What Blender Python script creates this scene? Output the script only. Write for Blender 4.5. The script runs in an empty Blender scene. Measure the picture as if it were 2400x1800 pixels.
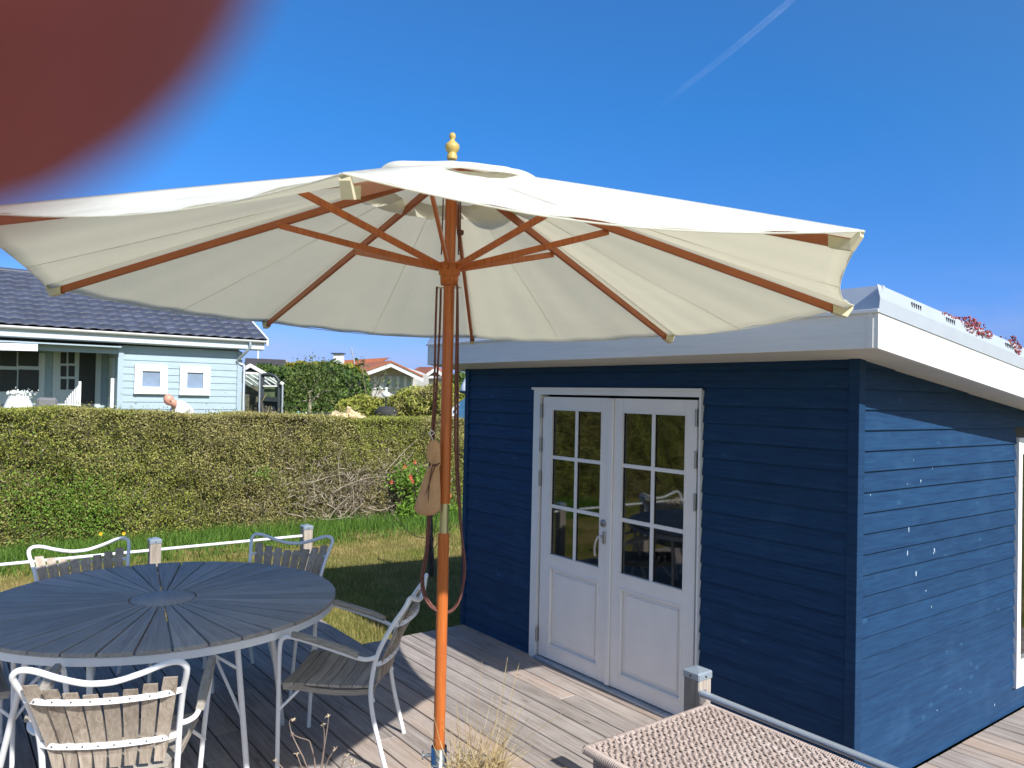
import bpy, math, random
import numpy as np
from mathutils import Vector, Matrix
random.seed(7); np.random.seed(7)
S = bpy.context.scene
C = S.collection
PI = math.pi
R = math.radians

# ------------------------------------------------------------------ camera
YAW, PITCH, ROLL, FL = 0.645385, 0.015030, 0.021349, 1812.6
CAM = Vector((2.138, -3.8674, 2.0429))
fw = Vector((-math.cos(YAW)*math.cos(PITCH), math.sin(YAW)*math.cos(PITCH), math.sin(PITCH)))
r0 = Vector((math.sin(YAW), math.cos(YAW), 0)); u0 = r0.cross(fw)
rt = math.cos(ROLL)*r0 + math.sin(ROLL)*u0
up = -math.sin(ROLL)*r0 + math.cos(ROLL)*u0
cd = bpy.data.cameras.new('camera'); co = bpy.data.objects.new('camera', cd); C.objects.link(co)
co.matrix_world = Matrix(((rt.x, up.x, -fw.x, CAM.x), (rt.y, up.y, -fw.y, CAM.y), (rt.z, up.z, -fw.z, CAM.z), (0, 0, 0, 1)))
cd.sensor_width = 36; cd.lens = FL*36/2400; cd.clip_start = 0.002; cd.clip_end = 9000
cd.dof.use_dof = True; cd.dof.focus_distance = 5.0; cd.dof.aperture_fstop = 7.2
S.camera = co

# ------------------------------------------------------------------ sky, sun, exposure
SUN = Vector((1.19, 0.035, 1.0)).normalized()
W = bpy.data.worlds.new('World'); S.world = W; W.use_nodes = True
wn = W.node_tree.nodes; wl = W.node_tree.links; wn.clear()
wo = wn.new('ShaderNodeOutputWorld'); bg = wn.new('ShaderNodeBackground')
sky = wn.new('ShaderNodeTexSky'); sky.sky_type = 'NISHITA'; sky.sun_disc = False
sky.sun_elevation = math.asin(SUN.z); sky.sun_rotation = math.atan2(SUN.x, SUN.y)
sky.altitude = 0; sky.air_density = 1.0; sky.dust_density = 0.6; sky.ozone_density = 3.5
bg.inputs['Strength'].default_value = 0.10
# faint haze clouds low over the horizon
tc = wn.new('ShaderNodeTexCoord'); sep = wn.new('ShaderNodeSeparateXYZ'); wl.new(tc.outputs['Generated'], sep.inputs[0])
mp = wn.new('ShaderNodeMapping'); mp.inputs['Scale'].default_value = (3.0, 3.0, 11.0); wl.new(tc.outputs['Generated'], mp.inputs[0])
nz = wn.new('ShaderNodeTexNoise'); nz.inputs['Scale'].default_value = 2.6; nz.inputs['Detail'].default_value = 6; wl.new(mp.outputs[0], nz.inputs['Vector'])
r1 = wn.new('ShaderNodeValToRGB'); r1.color_ramp.elements[0].position = .46; r1.color_ramp.elements[1].position = .72
wl.new(nz.outputs['Fac'], r1.inputs[0])
r2 = wn.new('ShaderNodeMapRange'); r2.inputs[1].default_value = 0.0; r2.inputs[2].default_value = 0.16; r2.inputs[3].default_value = 0.5; r2.inputs[4].default_value = 0.0
wl.new(sep.outputs['Z'], r2.inputs[0])
mu = wn.new('ShaderNodeMath'); mu.operation = 'MULTIPLY'; wl.new(r1.outputs[0], mu.inputs[0]); wl.new(r2.outputs[0], mu.inputs[1])
mx = wn.new('ShaderNodeMix'); mx.data_type = 'RGBA'; wl.new(mu.outputs[0], mx.inputs[0])
tint = wn.new('ShaderNodeMix'); tint.data_type = 'RGBA'; tint.blend_type = 'MULTIPLY'; 
# the deep blue away from the sun turns paler towards it
dt = wn.new('ShaderNodeVectorMath'); dt.operation = 'DOT_PRODUCT'; wl.new(tc.outputs['Generated'], dt.inputs[0]); dt.inputs[1].default_value = tuple(SUN)
dm = wn.new('ShaderNodeMapRange'); dm.inputs[1].default_value = -.15; dm.inputs[2].default_value = .8; dm.inputs[3].default_value = 1; dm.inputs[4].default_value = .1; wl.new(dt.outputs['Value'], dm.inputs[0])
wl.new(dm.outputs[0], tint.inputs[0])
tint.inputs[7].default_value = (0.50, 0.86, 1.25, 1)
wl.new(sky.outputs[0], tint.inputs[6])
grd = wn.new('ShaderNodeValToRGB'); wl.new(sep.outputs['Z'], grd.inputs[0]); ge = grd.color_ramp.elements
while len(ge) < 5: ge.new(.5)
for i_, (p_, c_) in enumerate(((0.0,(.95,.66,1.0)),(.07,(.82,.70,1.0)),(.18,(.62,.78,.95)),(.33,(.52,.93,1.04)),(.60,(.84,1.10,1.14)))):
    ge[i_].position = p_; ge[i_].color = (*c_, 1)
t2 = wn.new('ShaderNodeMix'); t2.data_type = 'RGBA'; t2.blend_type = 'MULTIPLY'; wl.new(dm.outputs[0], t2.inputs[0]); t2.clamp_result = False
wl.new(tint.outputs[2], t2.inputs[6]); wl.new(grd.outputs[0], t2.inputs[7])
wl.new(t2.outputs[2], mx.inputs[6]); mx.inputs[7].default_value = (3.7, 4.1, 5.6, 1)
wl.new(mx.outputs[2], bg.inputs['Color']); wl.new(bg.outputs[0], wo.inputs['Surface'])
sl = bpy.data.lights.new('sun', 'SUN'); sl.energy = 5.0; sl.angle = R(0.53); sl.color = (1.0, 0.97, 0.92)
so = bpy.data.objects.new('sun', sl); C.objects.link(so); so.rotation_euler = SUN.to_track_quat('Z', 'Y').to_euler()
S.view_settings.view_transform = 'Standard'; S.view_settings.look = 'None'; S.view_settings.gamma = 1
S.view_settings.use_curve_mapping = False; S.view_settings.exposure = 0.45
S.cycles.max_bounces = 8; S.cycles.transparent_max_bounces = 16

# photograph geometry helpers: where the sight line through a picture point meets a plane or a distance
def _ray(x, y): return fw + (x-1200)/FL*rt - (y-900)/FL*up
def UD(x, y, D): return CAM + D*_ray(x, y)
def UX(x, y, X): v = _ray(x, y); return CAM + (X-CAM.x)/v.x*v
def UY(x, y, Y): v = _ray(x, y); return CAM + (Y-CAM.y)/v.y*v
def UZ(x, y, Z): v = _ray(x, y); return CAM + (Z-CAM.z)/v.z*v

# ------------------------------------------------------------------ mesh builder
class MB:
    def __init__(s): s.v = []; s.f = []; s.sm = []
    def add(s, vs, fs, smooth=False):
        o = len(s.v); s.v += [tuple(v) for v in vs]; s.f += [tuple(i+o for i in f) for f in fs]; s.sm += [smooth]*len(fs); return s
    def box(s, x0, x1, y0, y1, z0, z1, M=None):
        vs = [Vector(p) for p in ((x0,y0,z0),(x1,y0,z0),(x1,y1,z0),(x0,y1,z0),(x0,y0,z1),(x1,y0,z1),(x1,y1,z1),(x0,y1,z1))]
        if M is not None: vs = [M @ v for v in vs]
        return s.add(vs, [(0,3,2,1),(4,5,6,7),(0,1,5,4),(1,2,6,5),(2,3,7,6),(3,0,4,7)])
    def bbox(s, x0, x1, y0, y1, z0, z1, b=.003, M=None):
        # box with chamfered edges
        vs = []; idx = {}
        for i, X in enumerate((x0, x1)):
            for j, Y in enumerate((y0, y1)):
                for k, Z in enumerate((z0, z1)):
                    dx = b if i == 0 else -b; dy = b if j == 0 else -b; dz = b if k == 0 else -b
                    for a, p in enumerate(((X, Y+dy, Z+dz), (X+dx, Y, Z+dz), (X+dx, Y+dy, Z))):
                        idx[i,j,k,a] = len(vs); vs.append(Vector(p))
        F = []
        def q(*k): F.append(tuple(idx[t] for t in k))
        q((0,0,0,0),(0,0,1,0),(0,1,1,0),(0,1,0,0)); q((1,0,0,0),(1,1,0,0),(1,1,1,0),(1,0,1,0))
        q((0,0,0,1),(1,0,0,1),(1,0,1,1),(0,0,1,1)); q((0,1,0,1),(0,1,1,1),(1,1,1,1),(1,1,0,1))
        q((0,0,0,2),(0,1,0,2),(1,1,0,2),(1,0,0,2)); q((0,0,1,2),(1,0,1,2),(1,1,1,2),(0,1,1,2))
        for j in (0,1):
            for k in (0,1): q((0,j,k,1),(1,j,k,1),(1,j,k,2),(0,j,k,2))
        for i in (0,1):
            for k in (0,1): q((i,0,k,0),(i,1,k,0),(i,1,k,2),(i,0,k,2))
        for i in (0,1):
            for j in (0,1): q((i,j,0,0),(i,j,1,0),(i,j,1,1),(i,j,0,1))
        for i in (0,1):
            for j in (0,1):
                for k in (0,1): F.append((idx[i,j,k,0], idx[i,j,k,1], idx[i,j,k,2]))
        if M is not None: vs = [M @ v for v in vs]
        return s.add(vs, F)
    def tube(s, pts, r, n=10, caps=True, flat=None):
        pts = [Vector(p) for p in pts]; m = len(pts)
        rs = r if isinstance(r, (list, tuple)) else [r]*m
        t0 = (pts[1]-pts[0]).normalized(); ref = Vector((0,0,1)) if abs(t0.z) < .9 else Vector((1,0,0))
        a = t0.cross(ref).normalized(); rings = []
        for i, p in enumerate(pts):
            t = (pts[min(i+1,m-1)]-pts[max(i-1,0)]).normalized()
            a = (a - t*a.dot(t)).normalized(); b = t.cross(a)
            k = (1, 1) if flat is None else flat
            rings.append([p + rs[i]*(k[0]*math.cos(2*PI*j/n)*a + k[1]*math.sin(2*PI*j/n)*b) for j in range(n)])
        vs = [v for g in rings for v in g]
        fs = [(i*n+j, i*n+(j+1)%n, (i+1)*n+(j+1)%n, (i+1)*n+j) for i in range(m-1) for j in range(n)]
        s.add(vs, fs, True)
        if caps: s.add(rings[0][::-1], [tuple(range(n))]); s.add(rings[-1], [tuple(range(n))])
        return s
    def lathe(s, prof, n=20, M=None, caps=True):
        vs = []
        for (r, z) in prof: vs += [Vector((r*math.cos(2*PI*j/n), r*math.sin(2*PI*j/n), z)) for j in range(n)]
        if M is not None: vs = [M @ v for v in vs]
        fs = [(i*n+j, i*n+(j+1)%n, (i+1)*n+(j+1)%n, (i+1)*n+j) for i in range(len(prof)-1) for j in range(n)]
        s.add(vs, fs, True)
        if caps: s.add(vs[:n][::-1], [tuple(range(n))]); s.add(vs[-n:], [tuple(range(n))])
        return s
    def prism(s, poly, d):
        # poly: list of 3D points (planar), extruded by the vector d
        n = len(poly); P = [Vector(p) for p in poly]; Q = [p+Vector(d) for p in P]
        return s.add(P+Q, [tuple(range(n))[::-1], tuple(range(n, 2*n))] + [(i, (i+1) % n, n+(i+1) % n, n+i) for i in range(n)])
    def bar(s, a, b, w, h, upv=(0,0,1), ch=.002):
        a = Vector(a); b = Vector(b); t = (b-a); L = t.length; t.normalize(); U = Vector(upv)
        sd = t.cross(U).normalized(); U = sd.cross(t)
        M = Matrix(((t.x, sd.x, U.x, a.x), (t.y, sd.y, U.y, a.y), (t.z, sd.z, U.z, a.z), (0,0,0,1)))
        return s.bbox(0, L, -w/2, w/2, -h/2, h/2, min(ch, w/3, h/3), M)
def npmesh(name, V, F):
    # V (n,3) float, F (m,k) int
    me = bpy.data.meshes.new(name); V = np.asarray(V, np.float32); F = np.asarray(F, np.int32)
    m, k = F.shape
    me.vertices.add(len(V)); me.vertices.foreach_set('co', V.ravel())
    me.loops.add(m*k); me.loops.foreach_set('vertex_index', F.ravel())
    me.polygons.add(m); me.polygons.foreach_set('loop_start', np.arange(0, m*k, k, dtype=np.int32))
    me.polygons.foreach_set('loop_total', np.full(m, k, np.int32)); me.update(); me.validate()
    return me
ORG = {}
def link(o, parent=None):
    C.objects.link(o)
    if parent is not None: o.parent = parent
    return o
def org(o):
    v = Vector((0,0,0))
    while o is not None: v += o.location; o = o.parent
    return v
def obj(name, mb, mat, parent=None, local=False):
    """mesh object; vertices are world coordinates unless local=True (then in the parent's frame)"""
    if isinstance(mb, MB):
        off = Vector((0,0,0)) if (local or parent is None) else org(parent)
        me = bpy.data.meshes.new(name)
        me.from_pydata([(v[0]-off.x, v[1]-off.y, v[2]-off.z) for v in mb.v], [], mb.f)
        me.polygons.foreach_set('use_smooth', mb.sm); me.update()
    else: me = mb
    if mat is not None and len(me.materials) == 0: me.materials.append(mat)
    return link(bpy.data.objects.new(name, me), parent)
def tag(o, label=None, cat=None, group=None, kind=None):
    if label: o['label'] = label
    if cat: o['category'] = cat
    if group: o['group'] = group
    if kind: o['kind'] = kind
    return o
def thing(name, label, cat, loc=(0,0,0), rz=0, group=None):
    o = bpy.data.objects.new(name, None); o.empty_display_size = .1; link(o); o.location = loc; o.rotation_euler = (0,0,rz)
    return tag(o, label, cat, group)
def copy_tree(o, parent=None):
    c = o.copy(); C.objects.link(c); c.parent = parent
    for ch in list(o.children): copy_tree(ch, c)
    return c
def cr(pts, n=8, closed=False):
    P = [Vector(p) for p in pts]; out = []
    m = len(P)
    for i in range(m if closed else m-1):
        if closed: a, b, c, d = P[(i-1) % m], P[i], P[(i+1) % m], P[(i+2) % m]
        else: a, b, c, d = P[max(i-1,0)], P[i], P[i+1], P[min(i+2,m-1)]
        for k in range(n):
            t = k/n
            out.append(.5*((2*b) + (c-a)*t + (2*a-5*b+4*c-d)*t*t + (3*b-a-3*c+d)*t**3))
    if not closed: out.append(P[-1])
    return out

# ------------------------------------------------------------------ materials
class NT:
    def __init__(s, name):
        s.m = bpy.data.materials.new(name); s.m.use_nodes = True; s.n = s.m.node_tree.nodes; s.l = s.m.node_tree.links
        s.b = s.n['Principled BSDF']; s.out = s.n['Material Output']
    def new(s, t, **kw):
        n = s.n.new('ShaderNode'+t)
        for k, v in kw.items(): setattr(n, k, v)
        return n
    def li(s, a, b): s.l.new(a, b)
    def coords(s, scale=(1,1,1), rnd=False, obj=False):
        if obj: tc = s.new('TexCoord'); src = tc.outputs['Object']
        else: g = s.new('NewGeometry'); src = g.outputs['Position']
        if rnd:
            oi = s.new('ObjectInfo'); va = s.new('VectorMath', operation='MULTIPLY_ADD')
            cb = s.new('CombineXYZ')
            for i in range(3): s.li(oi.outputs['Random'], cb.inputs[i])
            s.li(cb.outputs[0], va.inputs[0]); va.inputs[1].default_value = (37, 53, 29); s.li(src, va.inputs[2]); src = va.outputs[0]
        mp = s.new('Mapping'); mp.inputs['Scale'].default_value = scale; s.li(src, mp.inputs[0]); return mp.outputs[0]
    def noise(s, vec, scale, detail=4, rough=.6, dist=0):
        n = s.new('TexNoise'); n.inputs['Scale'].default_value = scale; n.inputs['Detail'].default_value = detail
        n.inputs['Roughness'].default_value = rough; n.inputs['Distortion'].default_value = dist; s.li(vec, n.inputs['Vector']); return n.outputs['Fac']
    def ramp(s, fac, stops):
        r = s.new('ValToRGB'); e = r.color_ramp.elements
        while len(e) < len(stops): e.new(.5)
        for i, (p, c) in enumerate(stops):
            e[i].position = p; e[i].color = (*c, 1) if len(c) == 3 else c
        s.li(fac, r.inputs[0]); return r.outputs[0]
    def mix(s, fac, a, b, mode='MIX'):
        m = s.new('Mix', data_type='RGBA', blend_type=mode)
        if isinstance(fac, (int, float)): m.inputs[0].default_value = fac
        else: s.li(fac, m.inputs[0])
        for v, k in ((a, 6), (b, 7)):
            if isinstance(v, tuple): m.inputs[k].default_value = (*v, 1)
            else: s.li(v, m.inputs[k])
        return m.outputs[2]
    def val(s, col, f):
        h = s.new('HueSaturation'); s.li(col, h.inputs['Color']); s.li(f, h.inputs['Value']); return h.outputs[0]
    def mr(s, v, a, b, lo=0, hi=1):
        m = s.new('MapRange'); s.li(v, m.inputs[0]); m.inputs[1].default_value = lo; m.inputs[2].default_value = hi
        m.inputs[3].default_value = a; m.inputs[4].default_value = b; return m.outputs[0]
    def math(s, op, a, b=None):
        m = s.new('Math', operation=op)
        for i, v in enumerate((a, b)):
            if v is None: continue
            if isinstance(v, (int, float)): m.inputs[i].default_value = v
            else: s.li(v, m.inputs[i])
        return m.outputs[0]
    def bump(s, h, strength=.3, dist=.01):
        b = s.new('Bump'); b.inputs['Strength'].default_value = strength; b.inputs['Distance'].default_value = dist
        s.li(h, b.inputs['Height']); s.li(b.outputs[0], s.b.inputs['Normal'])
    def col(s, c):
        if isinstance(c, tuple): s.b.inputs['Base Color'].default_value = (*c, 1)
        else: s.li(c, s.b.inputs['Base Color'])
    def done(s, rough=.6, metal=0, spec=.5):
        if isinstance(rough, (int, float)): s.b.inputs['Roughness'].default_value = rough
        else: s.li(rough, s.b.inputs['Roughness'])
        s.b.inputs['Metallic'].default_value = metal; s.b.inputs['Specular IOR Level'].default_value = spec
        return s.m
def plain(name, c, rough=.5, metal=0, var=.12, scale=6, bump=.05, bs=60, spec=.5, obj=False, rnd=0):
    t = NT(name); v = t.coords(obj=obj)
    n = t.noise(v, scale, 5); a = tuple(x*(1-var) for x in c); b = tuple(min(1, x*(1+var)) for x in c)
    cc = t.ramp(n, [(.3, a), (.7, b)])
    if rnd:
        oi = t.new('ObjectInfo'); cc = t.val(cc, t.mr(oi.outputs['Random'], 1-rnd, 1+rnd))
    t.col(cc)
    if bump: t.bump(t.noise(v, bs, 3), bump, .004)
    return t.done(rough, metal, spec)
def wood(name, dark, mid, light, axis=0, rnd=.12, rough=.75, knots=True, gs=1.0, obj=False, bumps=.35, tan=None, tanamt=0.):
    t = NT(name); sc = [26*gs]*3; sc[axis] = 1.1*gs
    v = t.coords(tuple(sc), rnd=True, obj=obj)
    n1 = t.noise(v, 1.6, 8, .65, 1.2)
    sc2 = [90*gs]*3; sc2[axis] = 2.0*gs
    v2 = t.coords(tuple(sc2), rnd=True, obj=obj); n2 = t.noise(v2, 2.0, 3, .7)
    c = t.ramp(n1, [(.30, dark), (.5, mid), (.72, light)])
    c = t.mix(t.mr(n2, 0, .5, .45, .75), c, dark)
    v3 = t.coords((1,1,1), rnd=True, obj=obj); n3 = t.noise(v3, 2.2, 5)
    c = t.mix(t.mr(n3, 0, .45, .45, .7), c, light)
    if tan is not None:
        oi2 = t.new('ObjectInfo'); sel = t.mr(oi2.outputs['Random'], 0, tanamt, .55, .95)
        n5 = t.noise(v3, 3.0, 4); c = t.mix(t.math('MULTIPLY', sel, t.mr(n5, .3, 1, .35, .65)), c, tan)
    h = n1
    if knots:
        sk = [7.0]*3; sk[axis] = 2.4
        vk = t.coords(tuple(sk), rnd=True, obj=obj); vo = t.new('TexVoronoi'); vo.inputs['Scale'].default_value = 1.0; t.li(vk, vo.inputs['Vector'])
        k = t.mr(vo.outputs['Distance'], 1, 0, .03, .13); c = t.mix(t.math('MULTIPLY', k, .55), c, tuple(x*.45 for x in dark))
    oi = t.new('ObjectInfo'); c = t.val(c, t.mr(oi.outputs['Random'], 1-rnd, 1+rnd))
    t.col(c); t.bump(t.math('ADD', h, t.math('MULTIPLY', n2, .6)), bumps, .004)
    return t.done(rough, 0, .3)
def leafmat(name, cols, big=(1.2, .42, .62), alt=None, rough=.55, trans=.25, vscale=1.0):
    """cols: dark, mid, light; alt: second set mixed in by a large scale noise"""
    t = NT(name); g = t.new('NewGeometry'); rp = g.outputs['Random Per Island']
    c = t.ramp(rp, [(.05, cols[0]), (.5, cols[1]), (.95, cols[2])])
    v = t.coords(); n = t.noise(v, big[0], 5)
    if alt: c = t.mix(t.mr(n, 0, 1, big[1], big[2]), c, t.ramp(rp, [(.05, alt[0]), (.5, alt[1]), (.95, alt[2])]))
    n2 = t.noise(v, big[0]*4, 3); c = t.val(c, t.mr(n2, .75*vscale, 1.25*vscale, .3, .7))
    t.col(c); t.done(rough, 0, .25)
    if trans:
        tr = t.new('BsdfTranslucent'); ms = t.new('MixShader'); ms.inputs[0].default_value = trans
        t.li(c, tr.inputs['Color']); t.li(t.b.outputs[0], ms.inputs[1]); t.li(tr.outputs[0], ms.inputs[2]); t.li(ms.outputs[0], t.out.inputs['Surface'])
    return t.m

M_deck = wood('weathered_decking', (.17,.14,.12), (.33,.285,.255), (.48,.43,.39), axis=0, rnd=.13, tan=(.40,.27,.19), tanamt=.6)
M_under = plain('dark_gap', (.03,.026,.022), .9)
def shed_paint():
    t = NT('navy_shed_paint'); v = t.coords((3, 3, 40), rnd=True); v1 = t.coords()
    n = t.noise(v, 1.5, 6); c = t.ramp(n, [(.3, (.009,.033,.088)), (.6, (.013,.049,.118)), (.8, (.020,.063,.140))])
    n2 = t.noise(v1, 3, 5); c = t.mix(t.mr(n2, 0, .35, .55, .75), c, (.03,.085,.17))
    # knots in the timber show through as soft dark/pale spots
    vk = t.coords((3.2, 3.2, 7), rnd=True); vo = t.new('TexVoronoi'); vo.inputs['Scale'].default_value = 1; t.li(vk, vo.inputs['Vector'])
    k = t.mr(vo.outputs['Distance'], 1, 0, .05, .11); c = t.mix(t.math('MULTIPLY', k, .5), c, (.03,.095,.19))
    oi = t.new('ObjectInfo'); c = t.val(c, t.mr(oi.outputs['Random'], .93, 1.07)); t.col(c)
    t.bump(t.math('ADD', n, t.math('MULTIPLY', k, .5)), .35, .004); return t.done(.55, 0, .15)
M_navy = shed_paint()
M_white = plain('white_paint', (.78,.78,.77), .45, var=.04, bump=.04)
M_fascia = wood('white_painted_board', (.70,.70,.69), (.76,.76,.75), (.82,.82,.80), axis=0, rnd=.02, rough=.5, knots=False, bumps=.12)
M_fasciaY = wood('white_painted_board_side', (.70,.70,.69), (.76,.76,.75), (.82,.82,.80), axis=1, rnd=.02, rough=.5, knots=False, bumps=.12)
M_door = plain('pale_grey_door_paint', (.82,.79,.76), .4, var=.03, bump=.02)
M_flash = plain('pale_grey_sheet_metal', (.50,.545,.60), .38, metal=.25, var=.04, bump=.01)
M_slot = plain('dark_slot', (.03,.03,.03), .8)
M_soffit = plain('off_white_soffit', (.62,.60,.56), .6, var=.05)
M_steel = plain('brushed_steel', (.55,.55,.56), .3, metal=1, var=.05, bump=.02)
M_hinge = plain('hinge_steel', (.33,.34,.35), .35, metal=.9, var=.1)
M_brass = plain('brass_sleeve', (.62,.56,.36), .32, metal=.9, var=.06, bump=.0)
M_inox = plain('polished_tube', (.45,.46,.44), .22, metal=1, var=.05, bump=0)
def glass(name, tintc=(.02,.025,.022), r=.03):
    t = NT(name); t.col((.9,.95,.93)); t.done(r)
    gl = t.new('BsdfGlossy'); gl.inputs['Roughness'].default_value = r; gl.inputs['Color'].default_value = (.95,.97,.95,1)
    tr = t.new('BsdfTransparent'); tr.inputs['Color'].default_value = (.55,.62,.58,1)
    fr = t.new('Fresnel'); fr.inputs['IOR'].default_value = 1.9; ms = t.new('MixShader')
    t.li(t.math('ADD', fr.outputs[0], .04), ms.inputs[0]); t.li(tr.outputs[0], ms.inputs[1]); t.li(gl.outputs[0], ms.inputs[2]); t.li(ms.outputs[0], t.out.inputs['Surface'])
    return t.m
M_glass = glass('window_glass')
M_inside = plain('dim_interior', (.10,.09,.08), .8)
M_curtain = plain('brown_curtain', (.22,.18,.12), .9)
M_seal = plain('black_glazing_seal', (.02,.02,.02), .5)
M_tube = plain('white_tube_enamel', (.80,.81,.82), .3, var=.03, bump=.01)
M_greytube = plain('grey_rail_tube', (.45,.50,.55), .35, metal=.5, var=.05)
M_cap = plain('grey_post_cap', (.36,.42,.48), .4, metal=.5, var=.08)
M_tealW = wood('weathered_teak', (.20,.165,.125), (.36,.31,.245), (.50,.44,.36), axis=2, rnd=.12, obj=True, knots=False)
M_teakV = wood('weathered_teak_slats', (.15,.13,.105), (.27,.24,.195), (.37,.335,.28), axis=0, rnd=.14, obj=True, knots=False)
M_tteak = wood('grey_table_teak', (.25,.235,.215), (.36,.335,.305), (.47,.44,.405), axis=0, rnd=.12, obj=True, knots=False)
M_post = wood('weathered_post', (.22,.18,.14), (.36,.31,.26), (.46,.41,.36), axis=2, rnd=.1, obj=False)
def terracotta():
    t = NT('orange_stained_wood'); v = t.coords((60,60,2)); n = t.noise(v, 2, 7, .7, .8)
    t.col(t.ramp(n, [(.28, (.30,.070,.018)), (.5, (.47,.125,.026)), (.75, (.60,.175,.04))])); t.bump(n, .08, .002); return t.done(.32, 0, .5)
M_pole = terracotta()
M_rib = plain('brown_orange_rib', (.38,.105,.03), .4, var=.1)
M_gold = plain('gold_painted_wood', (.50,.36,.10), .4, var=.1)
M_rope = plain('brown_rope', (.14,.055,.045), .85, var=.25, scale=80, bump=.6, bs=260)
M_string = plain('white_string', (.6,.58,.52), .9)
def canvas():
    t = NT('cream_canvas'); v = t.coords(); n = t.noise(v, 5, 5)
    col = t.ramp(n, [(.3, (.78,.80,.78)), (.7, (.84,.86,.84))]); t.col(col)
    vv = t.coords((1,1,1)); n2 = t.noise(vv, 3.2, 4, .55, .6); w = t.noise(vv, 420, 2)
    bn = t.new('Bump'); bn.inputs['Strength'].default_value = .85; bn.inputs['Distance'].default_value = .03; t.li(n2, bn.inputs['Height'])
    b2 = t.new('Bump'); b2.inputs['Strength'].default_value = .1; b2.inputs['Distance'].default_value = .002; t.li(w, b2.inputs['Height']); t.li(bn.outputs[0], b2.inputs['Normal'])
    t.li(b2.outputs[0], t.b.inputs['Normal']); t.done(.85, 0, .1)
    tr = t.new('BsdfTranslucent'); ms = t.new('MixShader'); ms.inputs[0].default_value = .54
    tr.inputs['Color'].default_value = (.90,.87,.74,1)
    t.li(t.b.outputs[0], ms.inputs[1]); t.li(tr.outputs[0], ms.inputs[2]); t.li(ms.outputs[0], t.out.inputs['Surface']); return t.m
M_canvas = canvas()
M_pocket = plain('cream_webbing', (.62,.56,.38), .8, var=.08)
M_bag = plain('khaki_cotton', (.50,.29,.15), .9, var=.15, scale=14, bump=.4, bs=120)
M_cord = plain('dark_brown_cord', (.12,.05,.03), .9)

# ------------------------------------------------------------------ ground
LAWN = -.15
def lawn_mat():
    t = NT('lawn_turf'); v = t.coords(); n = t.noise(v, .9, 6, .6); n2 = t.noise(v, 9, 4); n3 = t.noise(v, 60, 3)
    c = t.ramp(n, [(.35, (.09,.12,.02)), (.5, (.20,.185,.05)), (.66, (.30,.235,.10))])
    c = t.mix(t.mr(n2, 0, .6, .4, .7), c, (.15,.165,.03)); c = t.val(c, t.mr(n3, .6, 1.35, .3, .7)); t.col(c)
    t.bump(n3, .8, .03); return t.done(.95, 0, .1)
xs = np.concatenate([[-700,-300,-120,-60,-30,-20,-15], np.linspace(-12.5,-10.2,9), [-9,-7,-5,-3,0,3,8,20,60,200,700]])
ys = np.array([-700,-200,-60,-30,-15,-8,-4,-2,0,2,4,8,15,30,60,200,700])
def gz(x): t = min(1, max(0, (-10.4-x)/1.8)); t = t*t*(3-2*t); return LAWN + .70*t
V = [(x, y, gz(x)) for x in xs for y in ys]; ny = len(ys)
F = [(i*ny+j, (i+1)*ny+j, (i+1)*ny+j+1, i*ny+j+1) for i in range(len(xs)-1) for j in range(ny-1)]
lawn = obj('lawn', MB().add(V, F, True), lawn_mat()); tag(lawn, kind='structure')

# blades: stuff
def blades(n, xf, h, w, lean=.5):
    P = xf(n); a = np.random.rand(n)*2*PI; hh = h*(.5+np.random.rand(n)); d = np.stack([np.cos(a), np.sin(a), 0*a], 1)
    if isinstance(w, float): ww = w*(.6+.8*np.random.rand(n))
    else: ww = w
    b = np.random.rand(n)*2*PI; ln = (np.random.rand(n)*lean*hh)[:,None]*np.stack([np.cos(b), np.sin(b), 0*b], 1)
    A = P-d*ww[:,None]/2; B = P+d*ww[:,None]/2; T = P+ln; T[:,2] += hh
    Vv = np.stack([A, B, T], 1).reshape(-1,3); return Vv, np.arange(3*n).reshape(-1,3)
def in_lawn(n):
    out = np.zeros((0,3))
    while len(out) < n:
        x = -9.0+6.5*np.random.rand(n*2); y = -5+12*np.random.rand(n*2)
        ok = ~((x > -5.15) & (y < -.99)) & ~((x > -3.63) & (y > -1.05)) & ~((y>0) & (x>-3.8) )
        q = np.stack([x, y, np.full_like(x, LAWN)], 1)[ok]; out = np.concatenate([out, q])
    return out[:n]
M_grass = leafmat('grass_blades', ((.09,.15,.02), (.21,.26,.045), (.33,.34,.10)), big=(.8,.38,.58), alt=((.24,.20,.07), (.40,.32,.13), (.52,.40,.19)), trans=.3)
vv, ff = blades(150000, in_lawn, .045, .006)
g = obj('grass', npmesh('grass', vv, ff), M_grass); tag(g, 'short yellowish green lawn grass between deck and hedge', 'grass', kind='stuff')
def in_strip(n):
    x = -8.75-1.0*np.random.rand(n)+.5*np.random.randn(n)**2*.5; y = -7+15*np.random.rand(n); k = np.sin(y*3.1)+np.sin(y*7.7+1)+np.random.randn(n)*.6
    x = np.where(k > .2, x, x-.35); return np.stack([np.clip(x, -9.9, -8.3), y, np.full(n, LAWN)], 1)
M_grass2 = leafmat('long_grass_blades', ((.05,.12,.02), (.11,.22,.03), (.20,.33,.06)), trans=.35)
vv, ff = blades(26000, in_strip, .17, .012, .9)
g = obj('long_grass', npmesh('long_grass', vv, ff), M_grass2); tag(g, 'bright green uncut grass along the foot of the hedge', 'grass', kind='stuff')

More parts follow.
